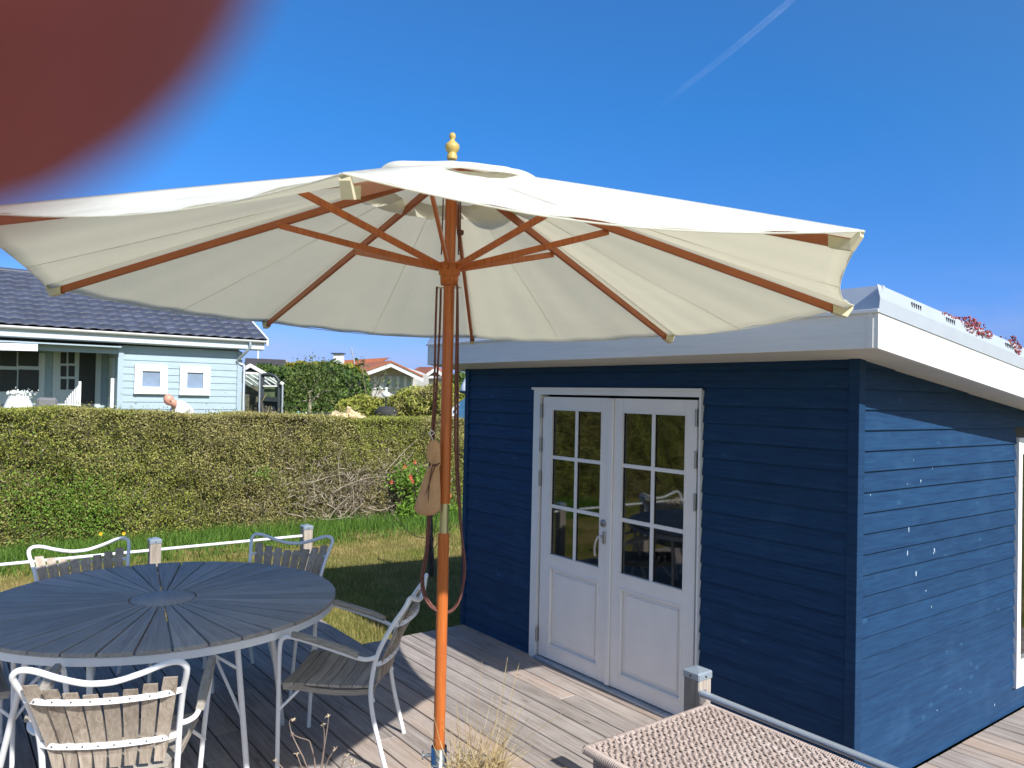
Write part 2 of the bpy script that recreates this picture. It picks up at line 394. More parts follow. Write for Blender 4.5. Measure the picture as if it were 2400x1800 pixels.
# ------------------------------------------------------------------ deck
deck = obj('deck', MB().box(-5.08, 2.6, -5.6, -1.03, -.14, -.032).box(-3.6, 2.6, -1.03, -.002, -.14, -.032).box(.005, 2.6, -.002, 4.3, -.14, -.032), M_under)
tag(deck, kind='structure')
def deckrow(y0, y1, x0, x1):
    gap = .0085; x = x0; L0 = random.uniform(1.6, 4.2)
    while x < x1-.01:
        e = min(x1, x+L0)
        if x1-e < .7: e = x1
        dz = random.uniform(-.0015, .0015)
        obj('board', MB().bbox(x+.002, e-.002, y0+gap/2, y1-gap/2, -.030, dz, .004), M_deck, deck)
        x = e; L0 = random.uniform(3.0, 4.4)
ysm = [0, -.118]
while ysm[-1] > -5.5: ysm.append(ysm[-1]-.147)
for a, b in zip(ysm[:-1], ysm[1:]): deckrow(b, a, -3.62 if b > -1.01 else -5.1, 2.6)
y = 0.0
while y < 4.2: deckrow(y, y+.147, .032, 2.6); y += .147

# ------------------------------------------------------------------ shed
shed = thing('garden_shed', 'dark blue timber garden shed with white fascia and double glazed doors', 'shed', (-1.8, 2.2, 0))
XL, DEP, ZT = -3.636, 4.5, 2.31
SL = .12
def sof(y): return 2.311-SL*y
TH = .012
core = MB()
# inner wall shell behind the boards (with openings for door and window)
for (a, b, z0, z1) in ((XL+.03, -2.60, 0, 2.30), (-1.0, -.03, 0, 2.30), (-2.60, -1.0, 2.06, 2.30)): core.box(a, b, .03, .10, z0, z1)
def side_poly(x0, x1, ya, yb, za, zb=None):
    z0, z1 = (sof(ya)-.01, sof(yb)-.01) if zb is None else (zb, zb)
    core.prism([(x0, ya, za), (x0, yb, za), (x0, yb, z1), (x0, ya, z0)], (x1-x0, 0, 0))
side_poly(-.10, -.03, .10, 2.04, 0); side_poly(-.10, -.03, 2.04, 3.4, 1.82); side_poly(-.10, -.03, 2.04, 3.4, 0, .2); side_poly(-.10, -.03, 3.4, DEP-.1, 0)
side_poly(XL+.03, XL+.1, .10, DEP-.1, 0)
core.box(XL+.03, -.03, DEP-.1, DEP-.03, 0, sof(DEP)-.01)
obj('wall_core', core, M_inside, shed)
obj('inner_floor', MB().box(XL+.1, -.1, .1, DEP-.1, .0, .03), M_inside, shed)
zr = [-.0, .060]
while zr[-1] < 2.30: zr.append(zr[-1]+.1083)
def lap_front(x0, x1, z0, z1):
    # board on the door wall: tilted so its lower edge stands proud
    z1 = min(z1+.018, 2.308); yb, yt = -.020, -.004
    return MB().add([(x0,yb,z0),(x1,yb,z0),(x1,yt,z1),(x0,yt,z1),(x0,yb+.018,z0),(x1,yb+.018,z0),(x1,.028,z1),(x0,.028,z1)],
                    [(0,1,2,3),(4,7,6,5),(0,4,5,1),(1,5,6,2),(2,6,7,3),(3,7,4,0)])
for i in range(len(zr)-1):
    z0, z1 = zr[i], zr[i+1]
    if z0 > 2.30: break
    if z0 > 2.10: segs = [(XL+.03, -.035)]
    else: segs = [(XL+.03, -2.667), (-.99, -.035)]
    for a, b in segs: obj('wall_board', lap_front(a, b, z0, z1), M_navy, shed)
def lap_side(X, sgn, y0, y1, z0, z1):
    xb, xt = X+sgn*.020, X+sgn*.004
    zt = z1+.018
    if sof(y0) <= z0+.001: return None
    if sof(y1) < z0: y1 = (2.311-z0)/SL
    ys_ = [y0]; yc = (2.311-zt)/SL
    if y0 < yc < y1: ys_.append(yc)
    ys_.append(y1); m = MB(); vs = []
    for y in ys_:
        t = max(z0+.0005, min(zt, sof(y)))
        f = (t-z0)/(zt-z0); xt = X+sgn*(.020-.016*f); xb = X+sgn*.020; xi = X-sgn*.028
        vs += [(xb,y,z0),(xt,y,t),(xi,y,t),(xi,y,z0)]
    n = len(ys_)
    fs = [(k*4+q, (k+1)*4+q, (k+1)*4+(q+1) % 4, k*4+(q+1) % 4) for k in range(n-1) for q in range(4)]+[(0,1,2,3), tuple(4*(n-1)+q for q in (3,2,1,0))]
    return m.add(vs, fs)
for i in range(len(zr)-1):
    z0, z1 = zr[i], zr[i+1]
    if z0 > 2.30: break
    segs = [(.035, DEP)] if (z0 > 1.80 or z1 < .17) else [(.035, 2.0), (3.42, DEP)]
    for a, b in segs:
        m = lap_side(0, 1, a, b, z0, z1)
        if m: obj('wall_board', m, M_navy, shed)
    m = lap_side(XL, -1, .035, DEP, z0, z1)
    if m: obj('wall_board', m, M_navy, shed)
obj('corner_board', MB().bbox(-.034, .026, -.027, .034, -.0, 2.306, .002), M_navy, shed)
obj('corner_board', MB().bbox(XL-.026, XL+.029, -.027, .034, -.0, 2.306, .002), M_navy, shed)
# bird-lime splashes on the side wall
sp = MB()
for (x, y, w, h) in ((2158,1127,7,16),(2126,1135,4,5),(2130,1242,9,38),(2127,1297,7,26),(2190,1290,11,22),(2188,1297,6,12),(2147,1345,12,20),(2170,1385,6,8),(2183,1423,5,10),(2196,1665,8,4),(2331,1652,5,14),(2250,1615,4,4),(2219,1527,4,4),(2141,1078,2,12),(2185,1098,2,12),(2040,1160,3,14)):
    c = UX(x, y, .0215); zz = c.z; k = (zz-.060)/.1083; fr = k-math.floor(k); X = .0215-.016*fr
    c = UX(x, y, X+.001); sy = w/480*.9; sz = h/480*.85; n = 9
    ring = [(X+.0012, c.y+sy/2*math.cos(2*PI*j/n)*random.uniform(.5,1.1), c.z+sz/2*math.sin(2*PI*j/n)*random.uniform(.5,1.1)) for j in range(n)]
    sp.add([(X+.004, c.y, c.z)]+ring, [(0, j+1, (j+1) % n+1) for j in range(n)])
obj('white_splash', sp, plain('bird_lime', (.30,.40,.50), .8), shed)['kind'] = 'stuff'
# fascia and flashing
XR, XLf, YF, YB = .29, -3.765, -.35, DEP+.25
def rz(y): return 2.30-SL*(y-YF)
obj('fascia_board', MB().bbox(XLf, XR-.024, YF, YF+.024, 2.30, 2.470, .002), M_fascia, shed)
obj('fascia_board', MB().bbox(XR-.052, XR-.023, YF-.006, YF-.0005, 2.302, 2.470, .001), M_fascia, shed)
def sl_board(x0, x1, y0, y1, h0, h1):
    return MB().prism([(x0,y0,rz(y0)+h0),(x0,y1,rz(y1)+h0),(x0,y1,rz(y1)+h1),(x0,y0,rz(y0)+h1)], (x1-x0,0,0))
obj('fascia_board', sl_board(XR-.022, XR, YF-.002, YB, 0, .168), M_fasciaY, shed)
obj('fascia_board', sl_board(XLf-.02, XLf-.001, YF, YB, 0, .168), M_fasciaY, shed)
obj('soffit', sl_board(XLf+.002, XR-.024, YF+.026, YB, .012, .03), M_soffit, shed)
fl = MB()
fl.add([(XLf-.02,YF-.014,2.476),(XR+.006,YF-.014,2.476),(XR+.004,YF+.03,2.597),(XLf+.01,YF+.03,2.597),(XLf-.02,YF-.004,2.470),(XR+.006,YF-.004,2.470),(XR+.004,YF+.05,2.590),(XLf+.01,YF+.05,2.590)],
       [(0,1,2,3),(7,6,5,4),(0,4,5,1),(3,2,6,7),(0,3,7,4),(1,5,6,2)])
obj('front_flashing', fl, M_flash, shed)
obj('drip_edge', MB().bbox(XLf-.022, XR+.008, YF-.020, YF-.0145, 2.466, 2.482, .001), M_white, shed)
fs = MB()
def strip(x, h0, x2, h1, th=.004):
    y0, y1 = YF-.01, YB
    fs.add([(x,y0,rz(y0)+h0),(x,y1,rz(y1)+h0),(x2,y1,rz(y1)+h1),(x2,y0,rz(y0)+h1),(x-th,y0,rz(y0)+h0),(x-th,y1,rz(y1)+h0),(x2-th,y1,rz(y1)+h1),(x2-th,y0,rz(y0)+h1)],
           [(0,1,2,3),(7,6,5,4),(0,4,5,1),(3,2,6,7),(0,3,7,4),(1,5,6,2)])
strip(XR+.006, .166, XR+.012, .232); strip(XR+.012, .232, XR-.004, .298)
obj('side_flashing', fs, M_flash, shed)
obj('roof_deck', sl_board(XLf+.01, XR-.02, YF+.06, YB, .17, .262), M_under, shed)
for k in range(12):
    yc = .0+.37*k
    for j in range(5):
        yy = yc-.045+.022*j
        xx = XR+.012-.016*.5; h = .265
        obj('drain_slot', MB().box(xx-.0005, xx+.0035, yy-.003, yy+.003, rz(yy)+h-.013, rz(yy)+h+.013), M_slot, shed)
# sedum on the roof: fleshy red leaves
M_sedum = leafmat('red_sedum', ((.22,.035,.05), (.42,.09,.11), (.30,.17,.10)), trans=.2)
n = 9000; yy = YF+.08+(YB-YF-.1)*np.random.rand(n); xx = XR-.03-np.abs(np.random.randn(n))*.5
ex = np.random.rand(n); 
clump = np.zeros(n)
for (c, w_, a) in ((.62,.12,.06), (.80,.10,.04), (1.22,.06,.07), (.35,.1,.015), (2.0,.3,.05), (2.8,.3,.05), (-.1,.08,.01)):
    clump += a*np.exp(-((yy-c)/w_)**2)
near = (ex < .35) & (clump > .01); xx = np.where(near, XR-.012+(np.random.rand(n)-.6)*.03, xx)
zz = 2.30-SL*(yy-YF)+.28+np.random.rand(n)*(.012+clump*.8)*np.where(near, 1, 1)
over = near & (np.random.rand(n) < .35) & (clump > .03); xx = np.where(over, XR+.012, xx); zz = np.where(over, 2.30-SL*(yy-YF)+.29-np.random.rand(n)*.05*(clump/.06), zz)
keep = (xx > XLf+.05); P = np.stack([xx, yy, zz], 1)[keep]
def octas(P, s):
    n = len(P); base = np.array([[1,0,0],[0,1,0],[-1,0,0],[0,-1,0],[0,0,1],[0,0,-1]], float)
    q = np.random.randn(n,3,3); Q, _ = np.linalg.qr(q); s = s*(.5+np.random.rand(n)); sc = np.array([1, .55, .55])
    Vv = np.einsum('nij,kj->nki', Q, base*sc)*s[:,None,None]+P[:,None,:]
    Fc = np.array([[0,1,4],[1,2,4],[2,3,4],[3,0,4],[1,0,5],[2,1,5],[3,2,5],[0,3,5]])
    return Vv.reshape(-1,3), (Fc[None]+6*np.arange(n)[:,None,None]).reshape(-1,3)
vv, ff = octas(P, .009)
so_ = org(shed); vv = vv-np.array(so_)
tag(obj('roof_sedum', npmesh('roof_sedum', vv, ff), M_sedum, shed, True), 'tufts of red sedum over the roof edge', kind='stuff')
# ---- double door
door = obj('double_door', MB().box(-2.66, -2.583, -.034, .06, .0, 2.10).box(-1.010, -.996, -.034, .06, 0, 2.10).box(-1.030, -1.0101, -.010, .06, 0, 2.06).box(-2.583, -1.0101, -.034, .06, 2.058, 2.10).box(-2.675, -.985, -.048, -.0345, 2.094, 2.112), M_white, shed)
obj('threshold', MB().bbox(-2.575, -1.015, -.06, .06, -.0, .024, .003), M_cap, door)
def leaf(x0, x1, gx0, gx1):
    yf = -.018; m = MB(); z0, z1 = .030, 2.040; G0, G1 = .83, 1.938; P0, P1 = .128, .732
    m.bbox(x0, gx0, yf, .04, z0, z1, .002); m.bbox(gx1, x1, yf, .04, z0, z1, .002)
    m.bbox(gx0+.0005, gx1-.0005, yf, .04, G1, z1, .002); m.bbox(gx0+.0005, gx1-.0005, yf, .04, P1, G0, .002); m.bbox(gx0+.0005, gx1-.0005, yf, .04, z0, P0, .002)
    lf = obj('door_leaf', m, M_door, door)
    # glazing beads round the glass and the panel
    b = MB()
    for (a, c, e, f) in ((gx0, gx1, G0, G1),):
        b.box(a-.012, c+.012, yf-.008, yf-.0005, e-.014, e-.001).box(a-.008, a, yf-.004, yf-.0005, e, f).box(c, c+.008, yf-.004, yf-.0005, e, f).box(a-.008, c+.008, yf-.004, yf-.0005, f+.0005, f+.008)
    xm = (gx0+gx1)/2
    b.box(xm-.014, xm+.014, -.012, .018, G0, G1)
    for z in (1.199, 1.575): b.box(gx0, xm-.0145, -.011, .017, z-.013, z+.013).box(xm+.0145, gx1, -.011, .017, z-.013, z+.013)
    obj('glazing_bars', b, M_door, door)
    zs = [G0, 1.186, 1.212, 1.562, 1.588, G1]
    for c0, c1 in ((gx0, xm-.0145), (xm+.0145, gx1)):
        for k in range(3):
            za, zb = zs[2*k], zs[2*k+1]
            obj('pane', MB().box(c0+.004, c1-.004, .0, .004, za+.002, zb-.002), M_glass, door)
            obj('seal', MB().box(c0, c0+.004, -.006, .012, za, zb), M_seal, door)
            obj('seal', MB().box(c1-.004, c1, -.006, .012, za, zb), M_seal, door)
    p = MB(); p.box(gx0+.0005, gx1-.0005, .005, .03, P0, P1); p.bbox(gx0+.045, gx1-.045, -.006, .02, P0+.045, P1-.045, .006)
    for (a, c, e, f) in ((gx0, gx1, P0, P1),):
        w = .014; p.bbox(a+.0005, a+w, yf-.004, .0045, e, f, .004).bbox(c-w, c-.0005, yf-.004, .0045, e, f, .004).bbox(a+w, c-w, yf-.004, .0045, f-w, f, .004).bbox(a+w, c-w, yf-.004, .0045, e, e+w, .004)
    obj('lower_panel', p, M_door, door)
leaf(-2.560, -1.800, -2.445, -1.900); leaf(-1.776, -1.037, -1.685, -1.130)
obj('meeting_stile', MB().bbox(-1.812, -1.768, -.034, -.0195, .03, 2.038, .004), M_door, door)
for z in (1.929, 1.667, 1.401, .189):
    for x in (-2.568, -1.034): obj('hinge', MB().tube([(x,-.030,z-.055),(x,-.030,z+.055)], .0085, 10).box(x-.012, x+.012, -.024, -.0185, z-.05, z+.05), M_hinge, door)
obj('lock_cylinder', MB().lathe([(.0,.0),(.026,.0),(.026,.008),(.012,.012),(.0,.013)], 20, Matrix.Translation((-1.858,-.018,1.150)) @ Matrix.Rotation(PI/2, 4, 'X')), M_hinge, door)
hd = MB(); hd.bbox(-1.860, -1.832, -.030, -.018, 1.005, 1.095, .005)
hd.tube(cr([(-1.846,-.030,1.060),(-1.848,-.065,1.062),(-1.862,-.072,1.055),(-1.880,-.072,1.02),(-1.890,-.072,.97),(-1.886,-.070,.92)], 6), [.0085]*12+[.008]*19 if False else .0085, 10)
obj('handle', hd, M_steel, door)
# interior glimpse
obj('curtain', MB().box(-2.50, -2.36, .12, .14, .1, 2.0), M_curtain, shed)
# ---- side window
win = obj('window_frame', MB().box(-.03, .034, 2.002, 2.062, .15, 1.83).box(-.03, .034, 3.36, 3.418, .15, 1.83).box(-.03, .034, 2.0625, 3.3595, 1.72, 1.83).box(-.03, .036, 2.0625, 3.3595, .15, .30).box(-.03, .02, 2.69, 2.73, .30, 1.72), M_white, shed)
obj('pane', MB().box(-.012, -.008, 2.062, 2.69, .30, 1.72), M_glass, win)
obj('pane', MB().box(-.012, -.008, 2.73, 3.36, .30, 1.72), M_glass, win)
obj('blind', MB().box(-.06, -.05, 2.07, 3.35, 1.55, 1.72), M_curtain, win)
# ------------------------------------------------------------------ parasol
ub = Vector((-0.447, -2.24, 0)); ua = Vector((-0.012, 0.007, 1)).normalized()
def AX(z): return ub + ua*z
e1 = Vector((0,1,0)).cross(ua).normalized(); e2 = ua.cross(e1)
def AP(r, an, z): return AX(z) + r*(math.cos(an)*e1 + math.sin(an)*e2)
par = thing('parasol', 'large cream canvas parasol with orange wooden pole and ribs', 'parasol', AX(.30))
PHI = .13
tipsfit = [AP(1.609, PHI+k*PI/4, 2.427) for k in range(8)]
seen = {0:(2026,545), 1:(2001,718), 2:(1578,787), 3:(1108,792), 4:(618,755), 5:(108,672), 7:(806,410)}
tips = []
for k in range(8):
    t = tipsfit[k]
    if k in seen: t = UD(*seen[k], (t-CAM).dot(fw)*{0:1.02,3:1.07,4:1.13,5:1.12,7:1.09}.get(k, 1))
    tips.append(t)
tips[6] = UD(-112, 497, (tips[6]-CAM).dot(fw)*1.09)
CR = AX(2.955)       # canopy apex line
obj('lower_pole', MB().tube([AX(.32), AX(1.495)], .0225, 24), M_pole, par)
obj('pole_sleeve', MB().tube([AX(1.44), AX(1.64)], .0175, 24).tube([AX(1.50)+.0175*rt*0-fw*.0172-rt*.006, AX(1.50)-fw*.0205-rt*.006], .003, 8), M_brass, par)
obj('upper_pole', MB().tube([AX(1.612), AX(2.93)], .0225, 24), M_pole, par)
hub = obj('runner', MB().lathe([(.024,2.475),(.034,2.478),(.037,2.50),(.036,2.515),(.043,2.52),(.045,2.565),(.030,2.57),(.024,2.57)], 24, Matrix.Translation(ub) @ ua.to_track_quat('Z','Y').to_matrix().to_4x4()), M_pole, par)
obj('crown', MB().lathe([(.024,2.885),(.045,2.89),(.047,2.945),(.024,2.95)], 24, Matrix.Translation(ub) @ ua.to_track_quat('Z','Y').to_matrix().to_4x4()), M_pole, par)
obj('finial', MB().lathe([(.020,2.985),(.021,3.0),(.017,3.004),(.018,3.012),(.024,3.018),(.029,3.03),(.028,3.043),(.018,3.052),(.010,3.06),(.0085,3.066),(.013,3.072),(.0135,3.082),(.009,3.090),(.001,3.093)], 24, Matrix.Translation(ub) @ ua.to_track_quat('Z','Y').to_matrix().to_4x4()), M_gold, par)
JF = .385
for k in range(8):
    T = tips[k]; out = (T-AX((T-ub).dot(ua))); out.normalize()
    a = AX(2.925)+out*.045; b = T-out*.035-ua*.026
    rib = obj('rib', MB().bar(a, b, .017, .030, ua), M_rib, par)
    j = a+(b-a)*JF
    h = AX(2.548)+out*.040; tang = ua.cross(out)
    sd = .0145
    st = MB().bar(h+tang*sd*0, j-ua*.014+tang*sd, .011, .026, ua)
    st.tube([j-ua*.012-tang*.014, j-ua*.012+tang*.026], .004, 8)
    obj('strut', st, M_pole, par)
    # webbing pocket round the rib end
    t = (b-a).normalized(); c0 = b-t*.055; s0 = tang
    pk = MB()
    prof = lambda c, w, hh: [c-s0*w+ua*.012, c-s0*w-ua*hh, c+s0*w-ua*hh, c+s0*w+ua*.012]
    rg = [prof(c0, .013, .019), prof(b+t*.005, .014, .016), prof(T-out*.006-ua*.006, .012, .004)]
    vs = [v for r_ in rg for v in r_]; fs = [(i*4+q, i*4+(q+1) % 4, (i+1)*4+(q+1) % 4, (i+1)*4+q) for i in range(2) for q in range(4)]+[(8,9,10,11)]
    obj('rib_pocket', pk.add(vs, fs), M_pocket, par)
# canvas: 8 gores, scalloped hem, slight sag between ribs, vent ring open at the crown
def gore(k, s, t):
    """s 0..1 between rib k and k+1, t 0..1 from crown to hem"""
    A, B = tips[k], tips[(k+1) % 8]
    hem = A.lerp(B, s); q = 4*s*(1-s); ctr = AX((hem-ub).dot(ua))
    inw = (ctr-hem).normalized()
    hem = hem + inw*(.055*q) - ua*(.026*q)
    P = CR.lerp(hem, t)
    bow = math.sin(PI*min(1, t*1.0))*(.006+.012*q)
    P = P + ua*(bow - .030*q*math.sin(PI*min(1,t*.9)) )
    P = P + ua*.006
    return P
NS, NTT = 28, 26
cv = MB(); T0c = .16
for k in range(8):
    vs = []; fs = []
    for i in range(NTT+1):
        t = T0c+(1-T0c)*i/NTT
        for j in range(NS+1):
            s = j/NS; P = gore(k, s, t)
            w = .0035*math.sin(9*t+7*s+k*2.1)*math.sin(PI*s)+.003*math.sin(31*s+k)*t*math.sin(PI*s)
            w += .0045*t**3*(math.sin(26*s*(1.2-.4*s)+k*1.7)*math.exp(-((s-.12)/.13)**2)+math.sin(24*s+k)*math.exp(-((s-.88)/.13)**2))*min(1, 8*s*(1-s))
            vs.append(P+ua*w)
    for i in range(NTT):
        for j in range(NS): a = i*(NS+1)+j; fs.append((a, a+NS+1, a+NS+2, a+1))
    cv.add(vs, fs, True)
can = obj('canopy', cv, M_canvas, par)
sd_ = can.modifiers.new('thick', 'SOLIDIFY'); sd_.thickness = .0012
# piped hem
sm_ = MB()
for k in range(8):
    for s0_ in (.5,):
        sm_.tube([gore(k, s0_, .2+.8*j/30)-ua*.0015 for j in range(31)], .0013, 5)
obj('seam', sm_, M_canvas, par)['kind'] = 'stuff'
hm = MB()
for k in range(8):
    hm.tube([gore(k, j/24, 1.0)-ua*.003 for j in range(25)], .0024, 6)
obj('hem', hm, M_canvas, par)
vc = MB(); vs = []; fs = []; n = 128
for i, rr in enumerate((0, .06, .14, .22, .29, .345, .375)):
    for j in range(n):
        an = 2*PI*j/n; k8 = ((an-PHI) % (PI/4))/(PI/4)
        sc = math.sin(PI*k8); wav = (.012*math.sin(an*3+1.0)+.012*math.sin(an*5+.4)+.010*math.sin(an*9))*(rr/.375)**2
        r_ = rr*(1+.10*sc*(rr/.375)); z = 2.980-.335*rr+wav*.45+(.020*math.exp(-((an-3.6+PHI*0)/.5)**2))*(rr/.375)**2 + (-.022 if i == 6 else 0)
        vs.append(AP(r_, an, z))
for i in range(6):
    for j in range(n): fs.append((i*n+j, (i+1)*n+j, (i+1)*n+(j+1) % n, i*n+(j+1) % n))
vent = obj('vent_cap', vc.add(vs, fs, True), M_canvas, par); vm = vent.modifiers.new('thick', 'SOLIDIFY'); vm.thickness = .0012
# pulley cords inside the crown, pin and hanging rope
obj('pin', MB().tube([AX(2.468)-rt*.045, AX(2.468)+rt*.048], .003, 8), M_brass, par)
PD = (AX(1.5)-CAM).dot(fw)
def PP(x, y, d=0): return UD(x, y, PD+d)
rp = MB()
left = [(1024,672),(1021,760),(1018,900),(1013,1005),(1006,1110),(1003,1210),(998,1290),(988,1345),(990,1385),(1003,1415),(1024,1432),(1045,1437),(1062,1430),(1078,1405),(1088,1360),(1090,1320),(1084,1270),(1075,1180),(1067,1050),(1068,900),(1071,740),(1072,668)]
rp.tube(cr([PP(x, y, -.02 if x < 1040 else -.005) for x, y in left], 4), .0046, 7)
left2 = [(1033,676),(1031,760),(1024,900),(1018,1000),(1012,1110),(1007,1220),(1001,1300),(992,1350),(996,1390),(1012,1418),(1030,1430),(1048,1434),(1064,1424),(1080,1395),(1087,1340),(1085,1290),(1079,1200),(1073,1060),(1073,900),(1073,740),(1072,668)]
rp.tube(cr([PP(x, y, -.012 if x < 1040 else .006) for x, y in left2], 4), .0046, 7)
obj('pull_rope', rp, M_rope, par)
pc = MB()
for dx in (-.034, .034, .041): pc.tube([AX(2.60)+rt*dx, AX(2.90)+rt*dx*.9], .003, 6)
for (dx, z) in ((-.034, 2.86), (.036, 2.86), (.04, 2.69)): pc.lathe([(.004,-.012),(.011,-.01),(.011,.01),(.004,.012)], 10, Matrix.Translation(AX(z)+rt*dx) @ Matrix.Rotation(PI/2, 4, 'X'))
obj('pulley_cord', pc, M_rope, par)
# steel socket standing on the deck
bs = thing('steel_socket', 'steel tube stand with thumb screw holding the orange pole', 'stand', (ub.x, ub.y, 0))
m = MB(); m.lathe([(.028,.60),(.031,.60),(.031,.04),(.028,.04)], 28, Matrix.Translation(ub+ua*.066), caps=False)
m.add([],[])
m.lathe([(.0255,.66),(.0255,.10)], 24, Matrix.Translation(ub), caps=False)
obj('socket_tube', m, M_inox, bs)
obj('base_plate', MB().lathe([(.0,.004),(.24,.004),(.24,.03),(.22,.045),(.032,.05),(.032,.06)], 32, Matrix.Translation(ub)), M_greytube, bs)
sx = AX(.628)-rt*.031
k_ = MB().tube([sx, sx-rt*.016], .0075, 6).tube([sx-rt*.014, sx-rt*.030], .005, 8).tube([sx-rt*.028-fw*.001, sx-rt*.034-fw*.001], .016, 20)
obj('thumb_screw', k_, M_steel, bs)
# little cotton bag tied to the rope
bgc = [(1016,1032,6),(1017,1040,13),(1015,1058,16),(1016,1075,15),(1021,1088,10),(1017,1096,11),(1013,1110,17),(1010,1140,22),(1006,1170,26),(1003,1190,29),(1002,1199,27),(1002,1206,17),(1002,1208,3)]
kpx = PD/FL; ring = []; n = 26
for i, (x, y, r_) in enumerate(bgc):
    c = PP(x, y, -.035)
    for j in range(n):
        an = 2*PI*j/n; fold = 1+.09*math.sin(5*an+i*.5)+.05*math.sin(9*an-i)
        ring.append(c + kpx*r_*fold*math.cos(an)*rt + kpx*r_*.62*fold*math.sin(an)*fw)
fs = [(i*n+j, i*n+(j+1) % n, (i+1)*n+(j+1) % n, (i+1)*n+j) for i in range(len(bgc)-1) for j in range(n)]
bag = thing('cotton_bag', 'small khaki cotton drawstring bag hanging against the orange parasol pole', 'bag', PP(1008,1120,-.035))
obj('pouch', MB().add(ring, fs, True), M_bag, bag)
obj('drawstring', MB().tube(cr([PP(*q) for q in ((1022,1089,-.055),(1014,1092,-.058),(1008,1120,-.06),(1005,1150,-.062),(1003,1185,-.062),(1005,1196,-.06))], 5), .0022, 6).tube(cr([PP(*q) for q in ((1022,1090,-.055),(1013,1110,-.058),(1004,1140,-.062),(995,1165,-.055))], 5), .002, 6).tube(cr([PP(*q) for q in ((1030,1086,-.04),(1021,1091,-.055),(1014,1089,-.05))], 5), .003, 6), M_cord, bag)
obj('white_string', MB().tube(cr([PP(*q) for q in ((1016,1034,-.035),(1010,1022,-.03),(1005,1014,-.03),(1012,1010,-.035),(1018,1015,-.03),(1008,1020,-.03),(1011,1006,-.03))], 5), .002, 6), M_string, bag)

# ------------------------------------------------------------------ round table
TC = Vector((-2.856, -2.708, 0)); TR = 1.015; TZ = .78
tb = thing('round_table', 'round grey wooden sunburst table with white metal rim and legs', 'table', TC)
tb.rotation_euler = (0,0,0)
NSL = 38; R0 = .184; a_split = math.atan2(-.2, 1.1)
tth = .022
for k in range(NSL):
    da = 2*PI/NSL; a0 = 0; wm = .0045 if k % 19 else .006
    ml = MB(); half = da/2
    # slat modelled along local +X then the object is turned
    y0i, y0o = R0*math.sin(half)-.0035, TR*math.sin(half)-wm
    ri, ro = R0*math.cos(half)+.006, TR*math.cos(half)
    top = [(ri,-y0i),(ro,-y0o),(TR*math.cos(half/2),-TR*math.sin(half/2)),(TR,0),(TR*math.cos(half/2),TR*math.sin(half/2)),(ro,y0o),(ri,y0i)]
    c = .0022
    T3 = [Vector((x, y, 0)) for x, y in top]; cen = sum(T3, Vector())/len(T3)
    up_ = [p+(cen-p).normalized()*c for p in T3]; n = len(top)
    vs = [tuple(p+Vector((0,0,0))) for p in up_]+[tuple(p-Vector((0,0,c))) for p in T3]+[tuple(p-Vector((0,0,tth))) for p in T3]
    fs = [tuple(range(n))]+[(i, n+i, n+(i+1) % n, (i+1) % n) for i in range(n)]+[(n+i, 2*n+i, 2*n+(i+1) % n, n+(i+1) % n) for i in range(n)]+[tuple(range(2*n, 3*n))[::-1]]
    if k == 0: slat_me = None
    o = obj('slat', MB().add(vs, fs), M_tteak, tb, local=True) if k == 0 else None
    if k == 0: smesh = o.data
    else:
        o = bpy.data.objects.new('slat', smesh); link(o, tb)
    o.location = (0, 0, TZ+random.uniform(-.0008,.0008)); o.rotation_euler = (0, 0, a_split+(k+.5)*da)
o = obj('centre_disc', MB().lathe([(0,-tth),(R0-.004,-tth),(R0-.004,-.002),(R0-.006,0),(0,0)], 48), M_tteak, tb, local=True); o.location = (0,0,TZ)
rim = MB()
n = 72
for (ra, rb_, z0, z1) in ((TR-.012, TR-.006, TZ-tth-.042, TZ-tth-.0005),):
    vs = []
    for j in range(n):
        c_, s_ = math.cos(2*PI*j/n), math.sin(2*PI*j/n)
        vs += [(TC.x+rb_*c_, TC.y+rb_*s_, z1), (TC.x+rb_*c_, TC.y+rb_*s_, z0), (TC.x+ra*c_, TC.y+ra*s_, z0), (TC.x+ra*c_, TC.y+ra*s_, z1)]
    rim.add(vs, [(4*j+q, 4*j+(q+1) % 4, 4*((j+1) % n)+(q+1) % 4, 4*((j+1) % n)+q) for j in range(n) for q in range(4)], False)
obj('rim', rim, M_tube, tb)
for sg in (1, -1):
    for (tx, ty, fx, fy, r_) in ((.93,.15,.875,.24,.0155), (.86,.36,.37,.62,.0145), (.62,-.75,.27,-.84,.0155), (.80,-.51,.88,-.50,.0145)):
        a = TC+Vector((sg*tx, sg*ty, TZ-tth-.02)); b = TC+Vector((sg*fx, sg*fy, 0.0))
        obj('leg', MB().tube([a, b], r_, 12), M_tube, tb)
    for (ax, ay, az, bx, by, bz) in ((.93,.15,.60,.80,-.02,.72), (.90,.19,.34,.62,.08,.70), (.62,-.75,.58,.50,-.55,.73), (.45,-.80,.36,.40,-.52,.72), (.86,.36,.70,.80,-.51,.70)):
        obj('brace', MB().tube([TC+Vector((sg*ax, sg*ay, az)), TC+Vector((sg*bx, sg*by, bz))], .0085, 8), M_tube, tb)
    obj('cross_beam', MB().bar(TC+Vector((sg*.10,-.99*1,TZ-tth-.02)), TC+Vector((sg*.10,.99,TZ-tth-.02)), .02, .03), M_tube, tb)

